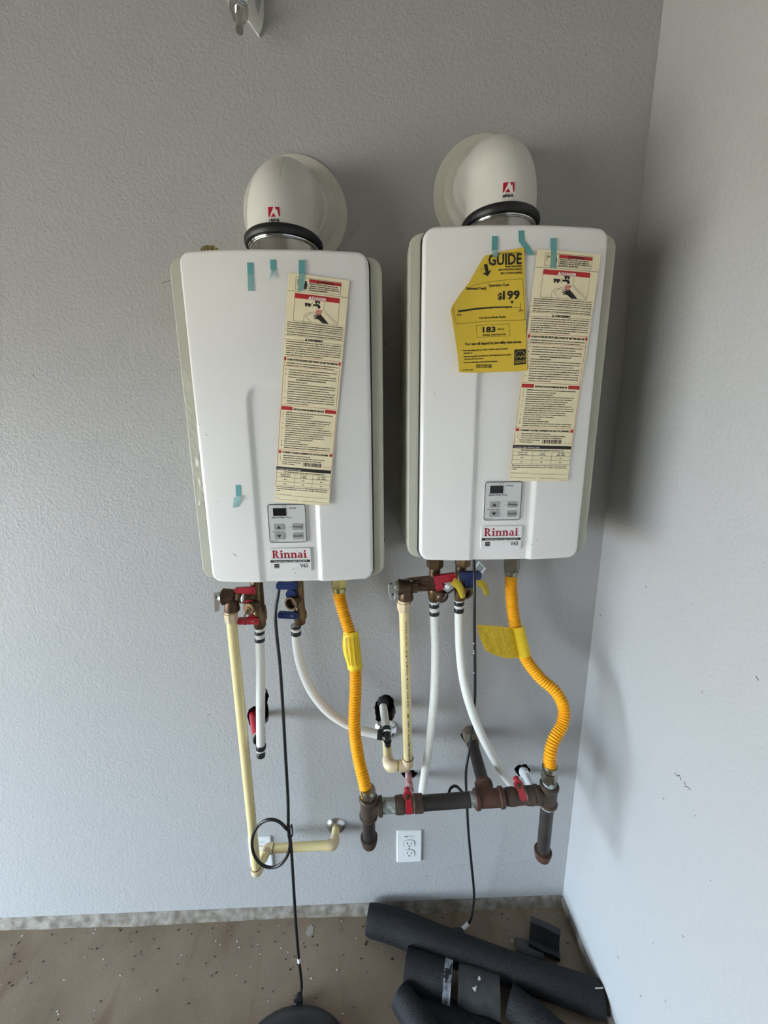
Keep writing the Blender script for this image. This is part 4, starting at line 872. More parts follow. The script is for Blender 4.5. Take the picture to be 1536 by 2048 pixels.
mb = MB(); ew = at(771, 1452, 0); mb.lathe((ew.x, 0.001, cb.z+.006), (0, -1, 0), [(0, .0350), (.002, .0355), (.008, .0320), (.015, .0215), (.017, .0130)], 36); mb.build('escutcheon', 'chrome', t)

# ---- white water hoses
HR = 0.0113
def hose(label, pts, ringf, name='water_hose', r=HR, group='white water hoses'):
    P3 = spline(pts, 14); P3, L_ = resample(P3, 70); base = min(P3, key=lambda v: v.z)
    t = thing(name, base.copy(), label, 'water hose', group)
    h_ = MB().tube(P3, r, 20).build('hose', 'pex', t)
    for f, mt, rr, wd in ringf:
        s_ = f*70; i = min(int(s_), 69); c = P3[i].lerp(P3[i+1], s_-i); d = (P3[i+1]-P3[i]).normalized()
        MB().lathe(c-d*wd/2, d, [(0, rr*.97), (wd*.1, rr), (wd*.9, rr), (wd, rr*.97)], 24).build('crimp_ring' if mt != 'whiteband' else 'crimp_band', mt, t)
    return t, P3
Yh = VY
x0 = at(519, 1256, Yh).x; zA = at(519, 1256, Yh).z; pe = at(522, 1497, Yh-.035)
t, P3 = hose('straight white hose under the left red valve, ending in a black elbow', [Vector((x0, Yh, zA)), Vector((at(521, 1330, Yh-.006).x, Yh-.006, at(521, 1330, Yh-.006).z)), at(521, 1420, Yh-.02), pe],
             [(.035, 'blackpoly', .0122, .008), (.065, 'whiteband', .0120, .006), (.095, 'blackpoly', .0124, .009), (.985, 'blackpoly', .0128, .010)])
cyl_print(t.children[0], at(522, 1440, Yh-.03), pe, HR, [('3/4 PEX', .2, .9)], .006, -1.1)
# black elbow and red stub back into the wall
dn = (P3[-1]-P3[-6]).normalized(); c = P3[-1]+dn*.014
mb = MB(); mb.tube([P3[-1], c], [.0095, .0095], 16); mb.lathe(c-dn*.004, tuple(dn), [(0, .0095), (.006, .0110), (.012, .0100), (.014, .006)], 16); rd = at(516, 1478, Yh-.01)
mb.tube([c-dn*.002, c.lerp(rd, .5), rd], .009, 14); mb.build('end_elbow', 'blackpoly', t)
mb = MB(); mb.lathe(P3[-1]+dn*.003, tuple(dn), [(0, .0112), (.003, .0112)], 20); mb.build('crimp_band', 'whiteband', t)
stub0 = at(506, 1424, .03); stub0.y = .03
rp = spline([at(505, 1424, .025), at(508, 1440, -.03), at(512, 1462, -.075), rd], 8)
t = thing('pipe_stub', rd.copy(), 'short red pipe coming out of the wall hole behind the left hose', 'pipe stub')
MB().tube(rp, .0112, 18).build('pipe', 'redpex', t)
d = (rd-rp[-5]).normalized(); MB().lathe(rd-d*.014, tuple(d), [(0, .0120), (.012, .0120)], 18).build('crimp_ring', 'zinc', t); MB().lathe(rd-d*.003, tuple(d), [(0, .0128), (.008, .0128)], 18).build('fitting_ring', 'blackpoly', t)

zA = at(592, 1249, VY).z; ce = at(765, 1470, -.110)
t, P3 = hose('white hose curving from the left blue valve to a black elbow', [Vector((at(592, 1249, VY).x, VY, zA)), at(594, 1290, VY), at(603, 1335, VY-.004), at(625, 1385, VY-.008), at(661, 1427, VY-.010), at(710, 1456, VY-.010), at(748, 1467, -.108), ce],
             [(.012, 'blackpoly', .0124, .009), (.034, 'whiteband', .0121, .004), (.052, 'blackpoly', .0126, .011), (.985, 'blackpoly', .0130, .014)])
jn = at(774, 1478, -.122)
mb = MB(); mb.tube([ce, ce.lerp(jn, .6), jn], .0095, 14); up = at(773, 1460, -.10); mb.tube([jn+Vector((0, 0, -.006)), jn, up], [.0095, .0105, .0105], 16); mb.lathe(jn+Vector((.002, -.004, -.016)), (0, 0, 1), [(0, .008), (.014, .010)], 12); mb.build('end_elbow', 'blackpoly', t)
t = thing('pipe_stub', up.copy(), 'short white pipe bending out of the dark wall hole in the middle', 'pipe stub')
sp = spline([at(766, 1398, .04), at(766, 1408, .0), at(769, 1432, -.055), up], 8); MB().tube(sp, .0113, 18).build('pipe', 'pex', t)
d = (up-sp[-5]).normalized(); MB().lathe(up-d*.005, tuple(d), [(0, .0125), (.010, .0125)], 20).build('crimp_ring', 'blackpoly', t); MB().lathe(up+d*.007, tuple(d), [(0, .0120), (.003, .0120)], 20).build('crimp_band', 'whiteband', t)
MB().lathe(at(766, 1403, -.004), (0, -1, 0), [(0, .0165), (.004, .0170), (.010, .0140)], 20).build('wall_sleeve', 'blackpoly', t)

# right hoses
t, P3 = hose('white hose with grey print dropping from the right red valve behind the gas pipe', [at(868, 1202, VR), at(869, 1240, VR), at(871, 1300, VR-.002), at(869, 1380, VR-.004), at(861, 1470, VR-.004), at(848, 1560, VR-.004), at(841, 1612, VR-.004)],
             [(.018, 'blackpoly', .0124, .010), (.040, 'whiteband', .0121, .004), (.052, 'blackpoly', .0126, .010)])
for k, wd in enumerate(['ASTM', 'F876', 'F877', 'CTS', '3/4', 'PEX', 'SDR 9']): cyl_print(t.children[0], P3[7+3*k], P3[10+3*k], HR, [(wd, .1, .85)], .006, -1.0, mt='button')
mb = MB(); e_ = P3[-1]; mb.tube([e_+Vector((0, 0, .006)), e_+Vector((0, 0, -.012)), e_+Vector((-.030, .01, -.012)), at(823, 1604, -.10)], .0100, 14); mb.build('end_elbow', 'blackpoly', t)
t = thing('pipe_stub', at(821, 1600, -.095), 'red pipe stub smeared with white paint above the left gas valve', 'pipe stub')
MB().tube([at(816, 1547, .03), at(817, 1550, -.005), at(823, 1604, -.1)], .0105, 18).build('pipe', 'paintedred', t)
t, P3 = hose('white hose curving from the right blue valve down towards the gas pipe', [at(918, 1200, VR), at(918, 1240, VR), at(920, 1300, VR-.004), at(927, 1360, VR-.015), at(943, 1420, VR-.025), at(968, 1480, VR-.03), at(1000, 1537, VR-.025), at(1026, 1573, VR-.018), at(1048, 1598, VR-.012)],
             [(.012, 'blackpoly', .0122, .010), (.028, 'whiteband', .0121, .004), (.040, 'blackpoly', .0126, .012)])
mb = MB(); e_ = P3[-1]; s_ = at(1076, 1602, -.102); mb.tube([P3[-3], e_, e_.lerp(s_, .5)+Vector((0, 0, -.008)), s_], .0100, 14); mb.build('end_elbow', 'blackpoly', t)
t = thing('pipe_stub', at(1075, 1600, -.1), 'paint-smeared white pipe stub from the wall beside the right gas valve', 'pipe stub')
MB().tube([at(1044, 1537, .03), at(1046, 1541, -.004), at(1077, 1603, -.102)], .0105, 18).build('pipe', 'paintedwhite', t)
d = (at(1077, 1603, -.102)-at(1046, 1541, -.004)).normalized(); MB().lathe(at(1046, 1541, -.006), tuple(d), [(0, .0140), (.004, .0150), (.014, .0145), (.016, .012)], 10).build('fitting_ring', 'paintedwhite', t)

# ---- yellow corrugated gas hoses
def corrugated(parent, pts, r0=.0119, r1=.0155, pitch=.0066):
    P3 = spline(pts, 16); n0, L_ = resample(P3, 10); nr = int(L_/pitch); P3, L_ = resample(P3, nr*6)
    prof = [0, .35, .85, 1, .85, .35]
    return MB().tube(P3, [r0+(r1-r0)*prof[i % 6] for i in range(len(P3))], 22).build('corrugated_hose', 'gas', parent, smooth=60), P3
YM = -0.221
pT = at(678, 1186, -.088); pB = at(734, 1592, YM)
t = thing('gas_hose', pB.copy(), 'yellow corrugated gas hose under the left heater', 'gas hose', 'yellow gas hoses')
gp = [at(678, 1182, -.088), at(680, 1200, -.089), at(690, 1235, -.098), at(701, 1272, -.110), at(710, 1330, -.125), at(711, 1380, -.140), at(709, 1430, -.155), at(710, 1470, -.170), at(718, 1520, -.190), at(728, 1562, -.210), at(735, 1594, YM)]
corrugated(t, gp)
mb = MB(); z1 = at(678, 1175, -.088).z; hexnut(mb, (pT.x, -.088, z1), (0, 0, 1), 1.274-z1, .0200, rot=.25); mb.lathe((pT.x, -.088, z1-.011), (0, 0, 1), [(0, .0158), (.002, .0172), (.012, .0178)], 24); mb.build('brass_nut', 'brightbrass', t, smooth=25)
# wrapped label
def wrap_tag(parent, P3c, r, a0, a1, tailpts=None, name='hose_label'):
    pass
c0, c1 = at(703, 1262, -.106), at(711, 1336, -.127); dx = (c1-c0).normalized(); to = (CAM-c0); to = (to-dx*to.dot(dx)).normalized(); sd = dx.cross(to); sd = sd if sd.x > 0 else -sd
mb = MB(); nA = 16; nL = 8; vs = []
for j in range(nL+1):
    f = j/nL; c = c0.lerp(c1, f); k = 0.75+.25*math.sin(PI*min(1, f*1.15))
    sect = [(-.0165*k*1.0-.0105*k+.004, -.012), (-.0265*k, -.004), (-.0255*k, .004), (-.018*k, .0115), (-.008, .0150), (.002, .0168), (.010, .0150), (.0158, .008), (.0172, 0), (.0158, -.008)]
    for x_, d_ in sect: vs.append(c-sd*x_*-1+to*d_+dx*0 if False else c+sd*x_+to*d_)
m_ = 10; fs = [(j*m_+i, j*m_+i+1, (j+1)*m_+i+1, (j+1)*m_+i) for j in range(nL) for i in range(m_-1)]
tg = mb.add(vs, fs).build('hose_label', 'tag', t, smooth=60)
mb = MB(); rnd = random.Random(6)
for i in range(3, 8):
    for rr_ in range(2):
        f0 = rnd.uniform(.05, .2); f1 = rnd.uniform(.75, .95); a_ = i+.3*rr_
        w_ = a_-int(a_); L0 = Vector(vs[int(a_)]).lerp(Vector(vs[int(a_)+1]), w_); L1 = Vector(vs[nL*m_+int(a_)]).lerp(Vector(vs[nL*m_+int(a_)+1]), w_)
        # run the print along the rows of the label surface
        row = [Vector(vs[j*m_+int(a_)]).lerp(Vector(vs[j*m_+int(a_)+1]), w_)+to*.0004 for j in range(1, nL)]
        mb.tube(row, .0005, 4)
mb.build('label_print', 'tagprint', tg, kind='stuff')

t = thing('gas_hose', at(1100, 1530, YM), 'yellow corrugated gas hose with flag tag under the right heater', 'gas hose', 'yellow gas hoses')
gp = [at(1022, 1150, -.088), at(1022, 1180, -.088), at(1026, 1225, -.092), at(1035, 1270, -.100), at(1050, 1315, -.112), at(1080, 1355, -.130), at(1112, 1384, -.150), at(1128, 1418, -.168), at(1124, 1450, -.182), at(1107, 1482, -.198), at(1100, 1510, -.212), at(1100, 1534, YM)]
_, P3 = corrugated(t, gp)
x_ = at(1023, 1140, -.088).x; z1 = at(1023, 1142, -.088).z
mb = MB(); hexnut(mb, (x_, -.088, z1), (0, 0, 1), 1.297-z1, .0190, rot=.25); mb.lathe((x_, -.088, z1-.011), (0, 0, 1), [(0, .0155), (.002, .0165), (.012, .0172)], 24); mb.lathe((x_, -.088, 1.294), (0, 0, 1), [(0, .0165), (.016, .0165)], 24); mb.build('nut', 'nickel', t, smooth=25)
pn = at(1100, 1531, YM); mb = MB(); hexnut(mb, (pn.x, YM, at(1100, 1557, YM).z), (0, 0, 1), .020, .0190, rot=.2); mb.lathe((pn.x, YM, at(1100, 1540, YM).z), (0, 0, 1), [(0, .0178), (.010, .0180), (.014, .0170)], 24); mb.lathe((pn.x, YM, at(1100, 1562, YM).z), (0, 0, 1), [(0, .0150), (.008, .0150)], 24); mb.build('nut', 'nickel', t, smooth=25)
# flag tag wrapped on the hose
c0, c1 = at(1034, 1251, -.100), at(1048, 1310, -.112); dx = (c1-c0).normalized(); to = (CAM-c0); to = (to-dx*to.dot(dx)).normalized(); sd = dx.cross(to); sd = sd if sd.x > 0 else -sd
tl, bl = at(953, 1249, -.150), at(975, 1306, -.150)
mb = MB(); vs = []; nL = 8; cols = 18
for j in range(nL+1):
    f = j/nL; c = c0.lerp(c1, f); far = tl.lerp(bl, f)+Vector((.006*math.sin(PI*f)*-1*.0, 0, 0)); far += Vector((-.004*math.sin(PI*f), 0, 0))
    if j == nL: far += Vector((.004, 0, .002))
    row = []
    for i in range(8):
        a = PI*.62-(PI*.62+.9)*i/7; row.append(c+sd*math.sin(a)*.0168+to*math.cos(a)*.0168)
    st = row[-1]
    for i in range(1, cols-7):
        g = i/(cols-8); p = st.lerp(far, g); p += Vector((0, 0, .006*math.sin(PI*g)))*(1-2*f)*.7+Vector((0, -.006*math.sin(PI*g*.9), 0)); row.append(p)
    vs += row
cn = 8+cols-8; fs = [(j*cn+i, j*cn+i+1, (j+1)*cn+i+1, (j+1)*cn+i) for j in range(nL) for i in range(cn-1)]
tg = mb.add(vs, fs).build('flag_tag', 'tag', t, smooth=70)
mb = MB(); rnd = random.Random(3)
def on(i, j):
    i0, j0 = min(int(i), cn-2), min(int(j), nL-1); a = Vector(vs[j0*cn+i0]).lerp(Vector(vs[j0*cn+i0+1]), i-i0); b = Vector(vs[(j0+1)*cn+i0]).lerp(Vector(vs[(j0+1)*cn+i0+1]), i-i0); return a.lerp(b, j-j0)+to*.0005
for k in range(15):
    i = 7.4+k*.66
    if k in (5, 9): continue
    j = .6
    while j < 7.2:
        l = rnd.uniform(.35, 1.6); 
        if not (k in range(17, 20) and False): mb.tube([on(min(i, cn-1.05), j), on(min(i, cn-1.05), min(j+l, 7.5))], .00045, 4)
        j += l+rnd.uniform(.15, .5)
for k in range(9): mb.tube([on(14.6, 2+k*.6), on(15.8, 2+k*.6)], .0004, 4)
for k, s in enumerate('08:6'):
    p = on(3.0, 1.2+k*1.7); mb.lathe(p-to*.0004, tuple(to), [(0, .0022), (.0003, .0022)], 9)
mb.build('tag_print', 'tagprint', tg, kind='stuff')

# ================================================================== gas manifold of black iron pipe
R1 = 0.0168
A_ = at(737, 1614, YM); B_ = at(1095, 1588, YM); dirm = (B_-A_).normalized()
def along(px):                                   # point of the run under a photograph column
    lo, hi = -0.2, 1.2
    for _ in range(40):
        m_ = (lo+hi)/2; q = A_.lerp(B_, m_)-CAM; x = 768+FPX*q.dot(RT)/q.dot(fw)
        if x < px: lo = m_
        else: hi = m_
    return A_.lerp(B_, lo)
t = thing('gas_manifold', Vector((A_.x, YM, at(735, 1700, YM).z)), 'black iron gas pipe run with two red valves above the outlet', 'gas pipe')
def seg(px0, px1, prof, name, mt, seg_=26):
    a, b = along(px0), along(px1); L_ = (b-a).length; return MB().lathe(a, tuple(b-a), [(f*L_, r) for f, r in prof], seg_).build(name, mt, t, smooth=35)
seg(745, 800, [(0, R1*.96), (1, R1*.96)], 'nipple', 'iron'); seg(765, 790, [(0, R1*1.02), (.7, R1*1.0), (1, R1*.98)], 'thread_tape', 'seal')
seg(838, 962, [(0, R1), (1, R1)], 'pipe', 'iron')
seg(940, 948, [(0, R1*1.04), (1, R1*1.0)], 'thread_tape', 'seal'); seg(1012, 1017, [(0, R1*1.05), (1, R1*1.05)], 'thread_tape', 'seal'); seg(1066, 1074, [(0, R1*1.04), (1, R1*1.04)], 'thread_tape', 'seal')
seg(1003, 1075, [(0, R1), (1, R1)], 'nipple', 'iron')
# ball valves
def ballvalve(p0, p1, hp, hq):
    a, b = along(p0), along(p1); L_ = (b-a).length
    v = MB(); v.lathe(a, tuple(b-a), [(0, .0190), (L_*.12, .0205), (L_*.30, .0205), (L_*.32, .0192), (L_*.66, .0192), (L_*.68, .0205), (L_*.74, .0212), (L_*.80, .0200), (L_*.84, .0210), (L_*.97, .0205), (L_, .018)], 24)
    bo = v.build('gas_valve', 'ironfit', t, smooth=30)
    p_, q_ = at(*hp, YM-.032), at(*hq, YM-.030); d = (q_-p_).normalized(); L2 = (q_-p_).length; n = Vector((0, -1, 0)); n = (n-d*n.dot(d)).normalized(); s_ = d.cross(n)
    hb = MB(); hb.prism([(-.012, 0), (-.008, .005), (-.002, .009), (.004, .011), (.012, .008), (.016, .0065), (L2*.8, .0085), (L2, .006), (L2, -.006), (L2*.8, -.0085), (.016, -.0065), (.012, -.008), (.004, -.011), (-.002, -.009), (-.008, -.005)], p_, d, s_, n, -.002, .0025)
    hb.lathe(p_+d*.004-n*.016, tuple(n), [(0, .007), (.014, .007)], 14)
    hd = hb.build('handle', 'red', bo, smooth=30)
    MB().lathe(p_+d*.004+n*.002, tuple(n), [(0, .0068), (.002, .0068), (.003, .005), (.0065, .0045)], 8).build('handle_nut', 'brassdark', hd)
    return bo
ballvalve(790, 846, (815, 1588), (819, 1627)); ballvalve(1012, 1068, (1036, 1566), (1049, 1600))
# end tees with drip legs
def endtee(px, zup_px, side, label=None):
    c = along(px); ztop = at(px, zup_px, YM).z; mb = MB()
    mb.lathe((c.x, YM, c.z-.030), (0, 0, 1), [(0, .0200), (.003, .0225), (.009, .0225), (.011, .0195), (.030, .0200), (.049, .0195), (.051, .0225), (.057, .0225), (.060, .0200)], 26)
    mb.lathe(c, tuple(dirm*side), [(0, .0190), (.024, .0190), (.025, .0222), (.033, .0222), (.034, .0195)], 26); mb.build('end_tee', 'ironfit', t, smooth=35); return c
cL = endtee(737, 1595, 1); cR = endtee(1097, 1570, -1)
def dripleg(c, pz0, pz1, px, capmt):
    zc = at(px, pz0, YM).z; ze = at(px, pz1, YM).z
    MB().lathe((c.x, YM, zc-.002), (0, 0, 1), [(0, R1*.92), (c.z-.028-zc, R1*.92)], 24).build('drip_leg', 'iron', t)
    MB().lathe((c.x, YM, ze), (0, 0, 1), [(0, .006), (.002, .0125), (.006, .0175), (.014, .0195), (.020, .0200), (.022, .0212), (.029, .0212), (.030, .0185)], 24).build('cap', capmt, t, smooth=35)
dripleg(cL, 1678, 1692, 736, 'ironfit'); dripleg(cR, 1700, 1718, 1091, 'rust')
MB().lathe((cR.x, YM, cR.z-.037), (0, 0, 1), [(0, R1*.98), (.008, R1*1.0)], 20).build('thread_tape', 'seal', t)
MB().lathe((cR.x, YM, cR.z+.028), (0, 0, 1), [(0, R1*.95), (.014, R1*.95)], 20).build('thread_tape', 'seal', t)
# left hose nut
mb = MB(); hexnut(mb, (cL.x, YM, cL.z+.018), (0, 0, 1), .024, .0190, rot=.3); mb.lathe((cL.x, YM, cL.z+.040), (0, 0, 1), [(0, .0178), (.006, .0185), (.014, .0165)], 24); mb.build('hose_nut', 'nickel', t, smooth=25)
# centre tee and the pipe from the wall
c = along(975); wp = at(938, 1464, 0); dw = Vector((wp.x-c.x, -c.y, wp.z-c.z+.0)).normalized()
mb = MB(); a, b = along(948), along(1008); L_ = (b-a).length
mb.lathe(a, tuple(b-a), [(0, .0205), (.003, .0235), (.011, .0235), (.013, .0200), (L_-.013, .0200), (L_-.011, .0235), (L_-.003, .0235), (L_, .0205)], 26)
mb.build('centre_tee', 'rust', t, smooth=35)
mb = MB(); mb.lathe(c, tuple(dw), [(0, .0190), (.030, .0195), (.032, .0225), (.042, .0225), (.044, .0200)], 26); mb.build('tee_branch', 'rust', t, smooth=35)
MB().tube([c+dw*.03, Vector((wp.x, -.02, wp.z))], R1*.95, 24).build('riser_pipe', 'iron', t)
e_ = Vector((wp.x, 0, wp.z)); MB().lathe(e_+Vector((0, .05, 0))-dw*.0, (0, -1, 0), [(0, .0205), (.052, .0215), (.070, .0215), (.085, .0195), (.094, .0195), (.098, .0180)], 20).build('wall_coupling', mat('coupling_with_plaster', (0.30, 0.26, 0.20, 1), 0.7, col2=(0.12, 0.09, 0.06, 1), vscale=50, bump=0.4, bscale=150), t, smooth=35)

# ================================================================== power cords
def cord(label, pts, r, n=14):
    P3 = spline(pts, n); t = thing('power_cord', min(P3, key=lambda v: v.z).copy(), label, 'power cord', 'black power cords hanging from the heaters')
    MB().tube(P3, r, 10).build('cord', 'cord', t, smooth=60); return t, P3
fl = atz(600, 1998, .010)
t, P3 = cord('black power cord with a tied loop hanging from the left heater', [at(562, 1150, -.115), at(557, 1185, -.122), at(551, 1225, -.132), at(553, 1265, -.135), at(560, 1330, -.136), at(566, 1420, -.138), at(571, 1510, -.142), at(576, 1600, -.148), at(577, 1652, -.150), at(582, 1690, -.152), at(587, 1770, -.160), at(592, 1850, -.168), at(598, 1920, -.176), at(603, 1968, -.185), fl], .0040)
lp = [at(542+38*math.cos(a), 1687-48*math.sin(a), -.155-.006*math.cos(a)) for a in [.55+2*PI*.97*i/40 for i in range(41)]]
MB().tube([at(577, 1640, -.150)]+lp+[at(578, 1668, -.151)], .0040, 10).build('tied_loop', 'cord', t, smooth=60)
MB().tube(spline([at(574, 1650, -.158), at(580, 1655, -.160), at(583, 1650, -.158), at(585, 1668, -.158), at(580, 1675, -.157), at(576, 1665, -.158)], 4), .0022, 7).build('cable_tie', 'rubber', t)
def sleeve(i0, i1, r, mt, name): return MB().tube(P3[i0:i1+1], r, 10).build(name, mt, t)
def nearest(px, py):
    def d(v):
        q = v-CAM; return abs(1024+FPX*q.dot(DN)/q.dot(fw)-py)
    return min(range(len(P3)), key=lambda i: d(P3[i]))
i0 = nearest(598, 1915); sleeve(i0, i0+2, .0046, 'whiteband', 'white_label'); i0 = nearest(603, 1975); sleeve(i0-1, i0+3, .0032, 'whiteband', 'white_sleeve')
mb = MB(); c = fl+Vector((.001, -.002, 0)); mb.lathe(c+Vector((-.002, .012, .004)), (-.15, -1, .1), [(0, .006), (.004, .009), (.010, .012), (.016, .013), (.019, .012), (.020, .004)], 16); mb.build('plug', 'rubber', t)
for sx in (-.005, .005): MB().lathe(c+Vector((sx-.004, -.007, .006)), (-.15, -1, .1), [(0, .0022), (.012, .0022)], 6).build('prong', 'zinc', t)
fl = atz(921, 1862, .012)
t, P3 = cord('black power cord without a loop hanging from the right heater', [at(948, 1112, -.130), at(949, 1180, -.160), at(949, 1260, -.160), at(950, 1330, -.145), at(950, 1395, -.112), at(946, 1440, -.100), at(940, 1490, -.110), at(932, 1545, -.130), at(934, 1605, -.140), at(937, 1665, -.135), at(943, 1730, -.110), at(948, 1785, -.080), at(946, 1815, -.062), at(940, 1842, -.054), fl], .0036)
MB().tube(spline([at(898, 1612, -.19), at(897, 1592, -.19), at(901, 1577, -.188), at(911, 1572, -.186), at(921, 1580, -.184), at(929, 1590, -.182)], 6), .0034, 9).build('cord_end', 'cord', t, smooth=60)
i1 = len(P3)-1; sleeve(i1-11, i1-2, .0060, 'whiteband', 'white_label')
mb = MB()
for k, (px_, py_) in enumerate([(949, 1300), (947, 1286), (948, 1308), (951, 1345)]): 
    q = nearest(px_, py_); mb.lathe(P3[q]+Vector((-.003, -.002, 0)), (-.4, -1, 0), [(0, .002), (.0012, .0014)], 6)
mb.build('paint_drip', 'whiteband', t, kind='stuff')
mb = MB(); c = fl; mb.lathe(c+Vector((.006, 0, 0)), (-.8, -.35, .25), [(-.002, .007), (.006, .010), (.018, .013), (.026, .014), (.028, .012)], 16); mb.build('plug', 'rubber', t)
for s_ in (-.006, .006): MB().lathe(c+Vector((-.016, -.006+s_, .006)), (-.8, -.35, .25), [(0, .002), (.014, .002)], 6).build('prong', 'zinc', t)

# ================================================================== outlets
def outlet(x0, x1, z0, z1, label):
    cx, cz = (x0+x1)/2, (z0+z1)/2; w, h = x1-x0, z1-z0
    t = thing('outlet', Vector((cx, 0, z0)), label, 'outlet', 'white wall outlets')
    o = Vector((cx, 0, cz)); mb = MB(); out = rrect(w, h, .003, 3); inn = rrect(w-.006, h-.006, .003, 3)
    mb.rings([[o+EX*a+EZ*b+EY*.0 for a, b in out], [o+EX*a+EZ*b-EY*.0035 for a, b in out], [o+EX*a+EZ*b-EY*.0065 for a, b in inn]]); pl_ = mb.build('cover_plate', 'plate', t, smooth=20)
    for dz in (.0195, -.0195):
        zc = cz+dz-.004
        prof = [(.0170*math.cos(a), max(-.0140, min(.0140, .0172*math.sin(a)))) for a in [2*PI*i/28 for i in range(28)]]
        MB().prism([(a*1.09, b*1.09) for a, b in prof], Vector((cx, 0, zc)), EX, EZ, EY, -.0068, -.003).build('receptacle_seam', 'seamgrey', t)
        rc = MB().prism(prof, Vector((cx, 0, zc)), EX, EZ, EY, -.0085, -.003).build('receptacle', 'plate', t)
        mb = MB()
        for sx, hh in ((-.0064, .0042), (.0064, .0036)): mb.box(cx+sx-.0011, cx+sx+.0011, -.0088, -.0080, zc+.003-hh, zc+.003+hh)
        mb.lathe((cx, -.0080, zc-.0078), (0, -1, 0), [(0, .0026), (.0008, .0026)], 12); mb.build('slots', 'slot_and_shade', rc)
    MB().lathe((cx, -.006, cz-.004), (0, -1, 0), [(0, .0030), (.0012, .0026)], 12).build('screw', 'seamgrey', t)
    P = Print(lambda u, v, hh: Vector((cx+u, -.0066-hh, cz+v))); P.text('ink', 'GFCI', -.016, .0415, .006, bold=.04); P.text('button', 'PROT.', .002, .0415, .006); P.build(t, {'ink': 'lettering', 'button': 'lettering'})
    return t
outlet(-.5622, -.4815, .2105, .3345, 'white wall outlet below the black gas pipe')
outlet(-1.0300, -.9580, .2100, .3320, 'white wall outlet half hidden behind the cream drain pipe')

# ================================================================== bracket at the top of the wall
bp_ = at(478, 20, -.045)
t = thing('wall_bracket', Vector((bp_.x, -.03, 2.39)), 'white metal bracket with a bolt at the top edge', 'bracket')
def slab(pts, Y, th, name, mt):
    P3 = [at(x, y, Y) for x, y in pts]; n = len(P3); return MB().add(P3+[p+EY*th for p in P3], [tuple(range(n)), tuple(range(2*n-1, n-1, -1))]+[(i, n+i, n+(i+1) % n, (i+1) % n) for i in range(n)]).build(name, mt, t, smooth=0)
slab([(428, -60), (520, -60), (497, -5), (490, 20), (492, 40), (484, 58), (473, 44), (462, 20), (452, 0)], -.030, .003, 'strap', 'whitepaint')
slab([(494, -60), (527, -60), (527, 30), (524, 55), (518, 70), (511, 62), (500, 44), (490, 34), (497, 5)], -.006, .006, 'strap', 'whitepaint')
slab([(505, -60), (521, -60), (520, 5), (516, 28), (511, 12)], -.0075, .002, 'slot_and_shade', 'button')  # grey patch painted in for the shade on the second strap
bp_ = at(478, 20, -.040); d = Vector((.08, -.42, -.90)).normalized()
MB().lathe(bp_-d*.004, tuple(d), [(0, .0180), (.004, .0180)], 20).build('washer', 'zinc', t)
nb_ = MB(); hexnut(nb_, bp_, tuple(d), .014, .0165); nb_.build('nut', 'zinc', t, smooth=20)
prof = []
for i in range(24): prof += [(.012+i*.002, .0072 if i % 2 else .0062)]
MB().lathe(bp_, tuple(d), prof, 14).build('bolt', 'zinc', t, smooth=30)

# ================================================================== pipe insulation scraps on the floor
def foam(label, name='foam_insulation', base=None): 
    return thing(name, base, label, 'pipe insulation', 'black foam pipe insulation on the floor')
pts = [atz(736, 1826, .045), atz(790, 1852, .043), atz(860, 1880, .042), atz(960, 1916, .042), atz(1080, 1958, .040), atz(1160, 1985, .036), atz(1205, 2000, .034)]
pts[0].y = min(pts[0].y, -.047)
P3, L_ = resample(spline(pts, 10), 40); t = foam('long black foam tube lying diagonally across the floor', base=P3[0].copy())
mb = MB(); seg_ = 28; rings = []
for i, p in enumerate(P3):
    T = (P3[min(i+1, 40)]-P3[max(i-1, 0)]).normalized(); u = Vector((0, 0, 1)); u = (u-T*u.dot(T)).normalized(); s_ = T.cross(u); f = i/40
    ra = .041+.003*math.sin(f*7); rb = .039+.002*math.sin(f*5+1)-.010*max(0, f-.8)*3
    if i in (0, 40): ra *= .93; rb *= .93
    rings.append([p+u*math.cos(2*PI*j/seg_)*rb+s_*math.sin(2*PI*j/seg_)*ra for j in range(seg_)])
mb.rings(rings); tb = mb.build('foam_tube', 'foam', t, smooth=50)
mb = MB(); T = (P3[0]-P3[1]).normalized(); mb.lathe(P3[0]+T*.0005, tuple(T), [(-.001, .018), (.0008, .016)], 18); mb.build('bore', 'gap', tb)
mb = MB(); q = atz(1199, 1976, .070); mb.box(q.x-.012, q.x+.010, q.y-.001, q.y+.001, q.z-.001, q.z+.001); mb.build('straw_fleck', 'flake', tb)

def shell(label, p0, p1, r, th, a0, a1, mt, z, flat=1.0, endmt=None, bulge=.03, n=10):
    a, b = atz(*p0, z), atz(*p1, z); P3 = [a.lerp(b, i/n) for i in range(n+1)]
    t = foam(label, base=Vector(((a.x+b.x)/2, (a.y+b.y)/2, 0.001))); s_ = MB().arc_shell(P3, r, th, a0, a1, flat=flat, bulge=bulge).build('foam_shell', mt, t, smooth=50)
    return t, s_, P3
t, s_, P3 = shell('black foam half tube with a white-scuffed end under the long tube', (812, 1935), (902, 1968), .046, .010, -1.9, 1.75, 'foam', .030)
e_ = P3[-1]; T = (P3[-1]-P3[0]).normalized()
MB().arc_shell([e_-T*.020, e_-T*.010, e_+T*.0012], .0468, .003, -1.2, 1.5, bulge=.01).build('scuffed_end', 'foamworn', s_, smooth=50)
MB().arc_shell([P3[0]-T*.001, P3[5], e_], .0474, .004, -1.35, -1.15, seg=4, bulge=.0).build('torn_edge', 'foamworn', s_, smooth=50)
t, s_, P3 = shell('smooth grey foam half tube with white flecks under the long tube', (916, 1968), (998, 1992), .046, .009, -1.6, 1.9, 'foamskin', .026)
mb = MB()
